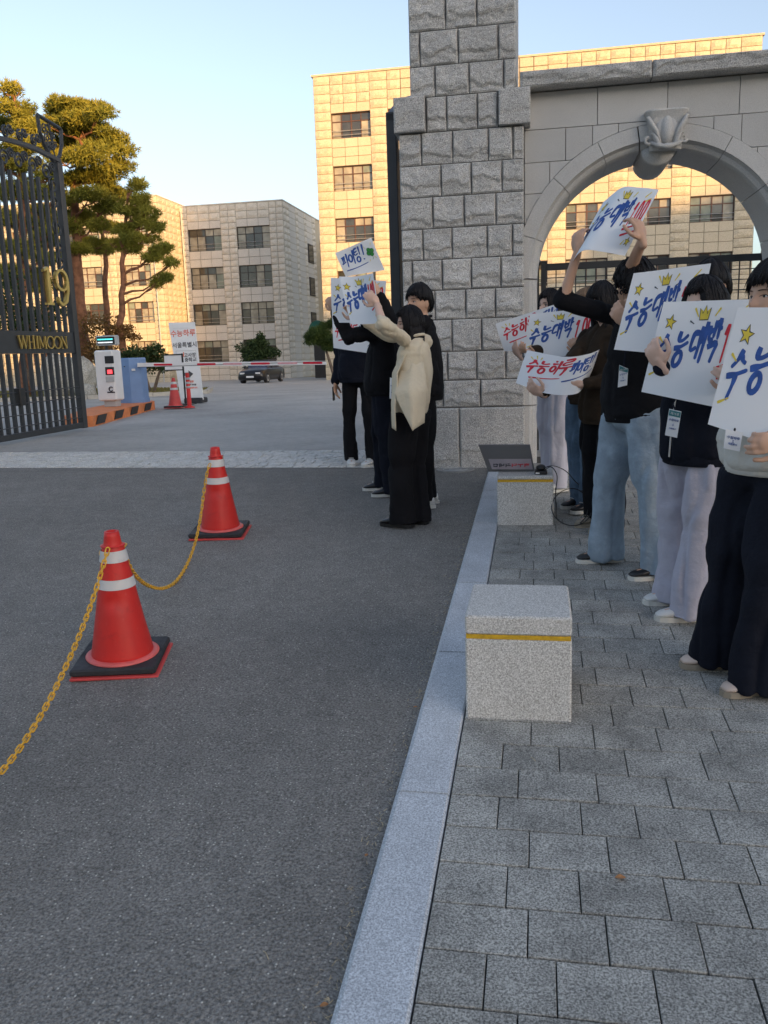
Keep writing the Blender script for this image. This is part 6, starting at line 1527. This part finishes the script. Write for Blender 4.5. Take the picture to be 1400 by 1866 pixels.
# ------------------------------------------------------------------ the people
def rg_(x, y): p = G(x, y, -.03); return p
L_, A_ = (-1, -.15), None
person('tall smiling young man in black raising the clover placard beside the pillar', rg_(778, 922), (-1, -.22), 1.755,
       [dict(at=K(690, 538, 6.30), dir=(-.55, -.1, .8), palm=(-.6, .7, .1), curl=.35, pole=(.3, .3, -1)), dict(at=K(668, 560, 6.75), dir=(-.5, 0, .8), palm=(-.6, -.5, .1), curl=.5, pole=(0, .4, -1))],
       shoes='shoew', head_to=(-.70, -.74), tilt=-.04, legw=1.05, topw=1.08, stance=.2)
w_t, W = person('woman in an open cream cardigan and black trousers holding a placard up with both arms', rg_(747, 957), (-.93, .30), 1.62,
       [dict(at=K(688, 556, 5.93), dir=(-.65, -.1, .75), palm=(.1, .9, -.1), curl=.7, pole=(.1, -1, -.35), sleeve=.25), dict(at=K(652, 582, 6.25), dir=(-.5, 0, .85), palm=(0, -.8, 0), curl=.7, pole=(0, .9, -.5), sleeve=.8)],
       skin='skinp', top='cream', pants='cblack', shoes='shoeb', hair='long', head_to=(-.95, -.42), tilt=.05, lean=(.07, 0), legw=1.12, flare=1.25, topw=1.0, hem=.50, baggy=1.2, open_front=1, shoe_sole='shoeb', head_shift=(-.015, 0, -.02), stance=.14)
# cardigan fronts and pointed tails
def cloth_panel(name, grid, mat, parent, th=.006, seed=0, amp=.010):
    """grid[v][u] of points; folded thick cloth"""
    nv, nu = len(grid), len(grid[0]); G_ = []
    for j in range((nv-1)*6+1):
        row = []
        for i in range((nu-1)*6+1):
            a, b = i/6, j/6; i0, j0 = min(int(a), nu-2), min(int(b), nv-2); p = grid[j0][i0].lerp(grid[j0][i0+1], a-i0).lerp(grid[j0+1][i0].lerp(grid[j0+1][i0+1], a-i0), b-j0); row.append(p)
        G_.append(row)
    w = len(G_[0]); h = len(G_); P = np.array([tuple(p) for row in G_ for p in row]); e1 = P[1]-P[0]; nr = np.cross(P[w-1]-P[0], P[(h-1)*w]-P[0]); nr = nr/np.linalg.norm(nr)
    d = fbm(P*np.array([14, 14, 4.])+seed, 2)*amp; F_ = P+nr*(d+th/2)[:, None]; B2 = P+nr*(d-th/2)[:, None]
    fs = []
    for j in range(h-1):
        for i in range(w-1): a = j*w+i; fs.append((a, a+1, a+w+1, a+w)); fs.append((a+w*h, a+w+w*h, a+w+1+w*h, a+1+w*h))
    bd = list(range(w))+[j*w+w-1 for j in range(1, h)]+[(h-1)*w+i for i in range(w-2, -1, -1)]+[j*w for j in range(h-2, 0, -1)]
    for k in range(len(bd)): a, b = bd[k], bd[(k+1) % len(bd)]; fs.append((a, a+w*h, b+w*h, b))
    mb = MB(); mb.v = [tuple(p) for p in np.concatenate([F_, B2])]; mb.f = fs; o = mb.build(name, mat, parent, smooth=True); return o
yw = 5.88
cloth_panel('cardigan_tail', [[K(735, 660, yw+.16), K(752, 655, yw+.14), K(772, 660, yw+.18)], [K(718, 715, yw+.02), K(748, 712, yw-.03), K(778, 705, yw+.08)], [K(730, 742, yw+.0), K(752, 786, yw-.06), K(774, 770, yw+.07)]], M['cream'], w_t, seed=3, amp=.016)
cloth_panel('cardigan_front', [[K(745, 630, yw+.14), K(738, 630, yw+.2)], [K(726, 680, yw+.06), K(717, 680, yw+.14)], [K(722, 740, yw+.02), K(714, 735, yw+.10)], [K(722, 785, yw+.02), K(716, 780, yw+.08)]], M['cream'], w_t, seed=5)
person('person with bowed black hair and black hoodie behind the placards of the left group', rg_(706, 903), (-1, -.2), 1.70,
       [dict(at=K(612, 566, 7.05), dir=(-.5, 0, .8), palm=(.3, 1, 0), curl=.72, pole=(.2, -.2, -1)), dict(at=K(660, 575, 6.85), dir=(-.3, 0, .9), palm=(0, 1, 0), curl=.6, pole=(.2, -.2, -1))],
       pants='cnavy', shoes='shoeb', hair='short', head_to=(-.8, .6), tilt=.45, topw=1.15, hem=.52, legw=1.1, foot=[rg_(712, 903)+Vector((.03, -.03, 0)), rg_(700, 893)], flare=1.1)
pd, D_ = person('person in dark sweatshirt facing us with a phone in the lowered hand', rg_(660, 848), (-.1, -1), 1.77,
       [dict(at=K(672, 628, 7.95), dir=(-.3, 0, .9), palm=(0, .9, 0), curl=.7, pole=(.2, .1, -1)), None], top='cnavy', pants='cblack', shoes='shoew', topw=1.18, hem=.50, stance=.26, feet_dir=((-.45, -1), (.25, -1)), elbow_out=.3)
# phone in the lowered hand
c = D_['HA'][1]+Vector((-.02, -.005, -.02)); ph = thing('phone', 'black phone held low in the hand of the person in the dark sweatshirt', 'phone', tuple(c))
mb = MB(); mb.cbox(c.x-.005, c.x+.004, c.y-.04, c.y+.035, c.z-.10, c.z+.045, .003); mb.build('case', M['black'], ph)
# right group
FR = (-.78, -.62)
person('woman with glasses in grey top and white sweatpants next to the pillar', G(1010, 893), (-.8, -.6), 1.66,
       [dict(at=K(1000, 640, 6.85), palm=(0, .7, .3), curl=.8), dict(at=K(948, 648, 6.88), dir=(-.5, -.1, .8), palm=(.5, .6, .2), curl=.72, pole=(-.1, .2, -1))], skin='skinp', top='greyj', pants='wjersey', shoes='shoew', hair='long', head_to=(-.9, -.75), glasses=True, legw=1.05, flare=1.1, head_shift=(-.02, 0, -.01))
person('person with long brown hair in blue jeans hidden behind two placards', G(1050, 928)+Vector((.08, .0, 0)), (-.8, -.5), 1.64,
       [dict(at=K(1064, 640, 6.25), palm=(0, .7, .3), curl=.8), dict(at=K(968, 640, 6.3), palm=(.5, .6, .2), curl=.72)], top='brown', pants='denimd', shoes='shoeb', hair='verylong', hairmat='hairb', legw=1.15, flare=1.25, stance=.2)
person('woman with straight fringe in dark brown coat and black trousers holding the bowed placard', G(1085, 962)+Vector((.06, 0, 0)), (-.82, -.57), 1.67,
       [dict(at=K(1066, 700, 5.76), dir=(-.8, -.2, -.1), palm=(.3, .7, .5), curl=.72, pole=(.5, .2, -1)), dict(at=K(988, 718, 5.74), dir=(-.6, -.3, .4), palm=(.2, .8, .4), curl=.72, pole=(-.2, .2, -1))],
       skin='skinp', top='brown', pants='cblack', shoes='shoet', hair='bangs', head_to=(-.95, -.62), tilt=.02, topw=1.12, hem=.45, legw=1.2, flare=1.1, shoe_sole='shoet', head_shift=(-.02, 0, .0), stance=.22)
person('man with curly black hair and pale wide jeans raising a placard overhead with both hands', G(1150, 1045), (-.75, -.66), 1.76,
       [dict(at=K(1170, 440, 4.74), dir=(-.25, 0, .95), palm=(-.5, .5, 0), curl=.7, pole=(.25, .5, -1), sleeve=.05), dict(at=K(1052, 462, 4.98), dir=(0, 0, 1), palm=(.5, .6, 0), curl=.8, pole=(-.9, -.1, -.6), sleeve=.2)],
       top='cblack', pants='denim', shoes='shoeb', hair='curly', head_to=(-.6, .8), legw=1.32, flare=1.16, topw=1.10, hem=.515, stance=.36, foot=[G(1196, 1058)+Vector((.03, .06, 0)), G(1098, 1026)+Vector((.03, .04, 0))], feet_dir=((-1, -.35), (-1, -.25)), baggy=1.3)
person('tall black-haired person standing behind the woman in navy, face hidden by a placard', Vector((.96, 4.95, gz(4.95))), FR, 1.74,
       [dict(at=K(1290, 600, 4.62), palm=(0, .7, 0)), dict(at=K(1147, 590, 4.70), dir=(-.6, 0, .6), palm=(.4, .8, 0), curl=.8, pole=(-.2, .2, -1))], top='cblack', pants='cblack', shoes='shoeb', hair='short', head_shift=(-.03, 0, 0))
pi_, I_ = person('woman in navy zip hoodie over a taupe shirt with pale grey flared sweatpants', G(1262, 1132)+Vector((.02, .1, 0)), (-.80, -.60), 1.67,
       [dict(at=K(1340, 700, 3.9), palm=(0, .8, 0), curl=.8), dict(at=K(1207, 668, 3.98), dir=(-.5, 0, .8), palm=(.5, .8, .1), curl=.72, pole=(-.3, .2, -1))],
       skin='skinp', top='cnavy', pants='lilac', shoes='shoew', hair='long', head_to=(-.9, -.6), tilt=.1, topw=1.15, hem=.475, legw=1.15, flare=1.32, baggy=1.3, head_shift=(.02, 0, -.01), foot=[G(1256, 1136)+Vector((.03, .06, 0)), G(1225, 1108)+Vector((.05, .09, 0))], feet_dir=((-1, -.15), (-1, -.2)))
pj, J_ = person('nearest person at the right edge in oatmeal sweatshirt and wide black trousers', Vector((.90, 3.52, gz(3.5))), (-.85, -.52), 1.69,
       [dict(at=K(1430, 800, 3.2), palm=(0, .8, 0), curl=.8), dict(at=K(1420, 790, 3.36), dir=(-.5, 0, .8), palm=(.3, .9, .1), curl=.8, pole=(-.2, .3, -1))],
       top='oat', pants='cnavy', shoe_sole='shoet', shoes='shoep', hair='short', head_to=(-.9, -.5), topw=1.14, hem=.535, legw=1.32, flare=1.30, stance=.30, foot=[G(1368, 1268)+Vector((.06, .06, 0)), G(1302, 1222)+Vector((.05, .06, 0))], feet_dir=((-1, -.45), (-1, -.2)), baggy=1.4, head_shift=(.0, 0, 0))
def hood(info, t, mat):
    nk, f, r, up = info['neck'], info['f'], info['r'], info['up']; mb = MB(); pts = []; rs = []
    for i in range(15):
        a = math.pi*(-.15+1.3*i/14); pts.append(nk+up*(.015-.035*math.sin(a)*.6)+r*(.085*math.cos(a))-f*(.075*math.sin(a)+.005)); rs.append(.018+.026*math.sin(math.pi*i/14))
    mb.tube(pts, rs, 10); mb.build('hood', M[mat], t, smooth=True)
def zipper(info, t, H, tw):
    hip, nk, f, r, up = info['hip'], info['neck'], info['f'], info['r'], info['up']; mb = MB()
    mb.tube([hip.lerp(nk, q)+f*(d*H) for q, d in ((-.1, .102*tw), (.2, .098*tw), (.5, .086*tw), (.75, .072*tw), (.92, .045))], .004, 5); mb.build('zip', M['grey'], t)
    for s in (-1, 1):
        mb = MB(); c = nk+f*.055+r*(s*.028); mb.tube([c, c+f*.03-up*.06+r*(s*.004), c+f*.045-up*.15], .0035, 5); mb.build('drawcord', M['white'], t)
hood(I_, pi_, 'cnavy'); zipper(I_, pi_, 1.67, 1.15)
hood(J_, pj, 'oat')
cap_ = MB(); c_, f_, r_ = I_['hip'], I_['f'], I_['r']
cap_.loft([[c_+Vector((0, 0, z))+r_*(w*math.cos(a))+f_*(d*math.sin(a)) for a in [2*math.pi*i/24 for i in range(24)]] for z, w, d in ((-.06, .15, .128), (-.05, .165, .14), (.05, .165, .145))]); cap_.build('shirt_hem', M['cgrey2'], pi_, smooth=True)
# ------------------------------------------------------------------ badges
M['teal'] = simple('teal_print', (.05, .22, .24), .5)
def badge(label, tl, tr_, br, bl, Y, band=True, strap=None):
    q = [K(*bl, Y), K(*br, Y), K(*tr_, Y-.01), K(*tl, Y-.01)]; c = sum(q, Vector())/4; t = thing('id_badge', label, 'badge', tuple(c), 'hanging identity badges')
    n = (q[1]-q[0]).cross(q[3]-q[0]).normalized(); n = n if n.y < 0 else -n
    P = lambda u, v: q[0].lerp(q[1], u).lerp(q[3].lerp(q[2], u), v)
    def pl(nm, u0, u1, v0, v1, m, o0, o1): mb = MB(); C = [P(u0, v0), P(u1, v0), P(u1, v1), P(u0, v1)]; mb.hexa([tuple(p+n*o0) for p in C]+[tuple(p+n*o1) for p in C]); mb.build(nm, M[m], t)
    pl('card', 0, 1, 0, 1, 'paper', -.003, 0)
    if band: pl('band', .03, .97, .76, .97, 'teal', .0, .001)
    ux, uz = q[1]-q[0], q[3]-q[0]; w = ux.length
    if band: put_text('lettering', '제15호', w*.26, M['white'], P(.5, .86)+n*.002, ux, uz, t)
    put_text('lettering', '수험하루', w*.22, M['blue'], P(.5, .62)+n*.0015, ux, uz, t); put_text('lettering', '5', w*.26, M['blue'], P(.5, .44)+n*.0015, ux, uz, t); put_text('lettering', '자원봉사', w*.15, M['blue'], P(.5, .30)+n*.0015, ux, uz, t)
    if strap:
        mb = MB(); s_ = [P(.5, 1.0)]+[K(*p[:2], p[2]) for p in strap]; mb.tube(s_, .004, 5); mb.build('lanyard', M['cnavy'], t)
    return t
badge('white badge with teal band hanging in front of the navy hoodie', (1220, 745), (1242, 750), (1234, 798), (1212, 793), 3.93, True, [(1226, 735, 3.97), (1235, 722, 4.0)])
badge('white badge hanging on the oatmeal sweatshirt under the nearest placard', (1323, 782), (1354, 788), (1348, 823), (1319, 817), 3.33, False, [(1342, 770, 3.4)])
badge('white card badge hanging at the open front of the cream cardigan', (711, 688), (719, 690), (718, 728), (710, 726), 6.02, False)
badge('pale badge hanging on the black sweater above the wide jeans', (1129, 665), (1145, 672), (1143, 702), (1126, 706), 4.78, True, [(1140, 640, 4.8), (1150, 622, 4.85)])
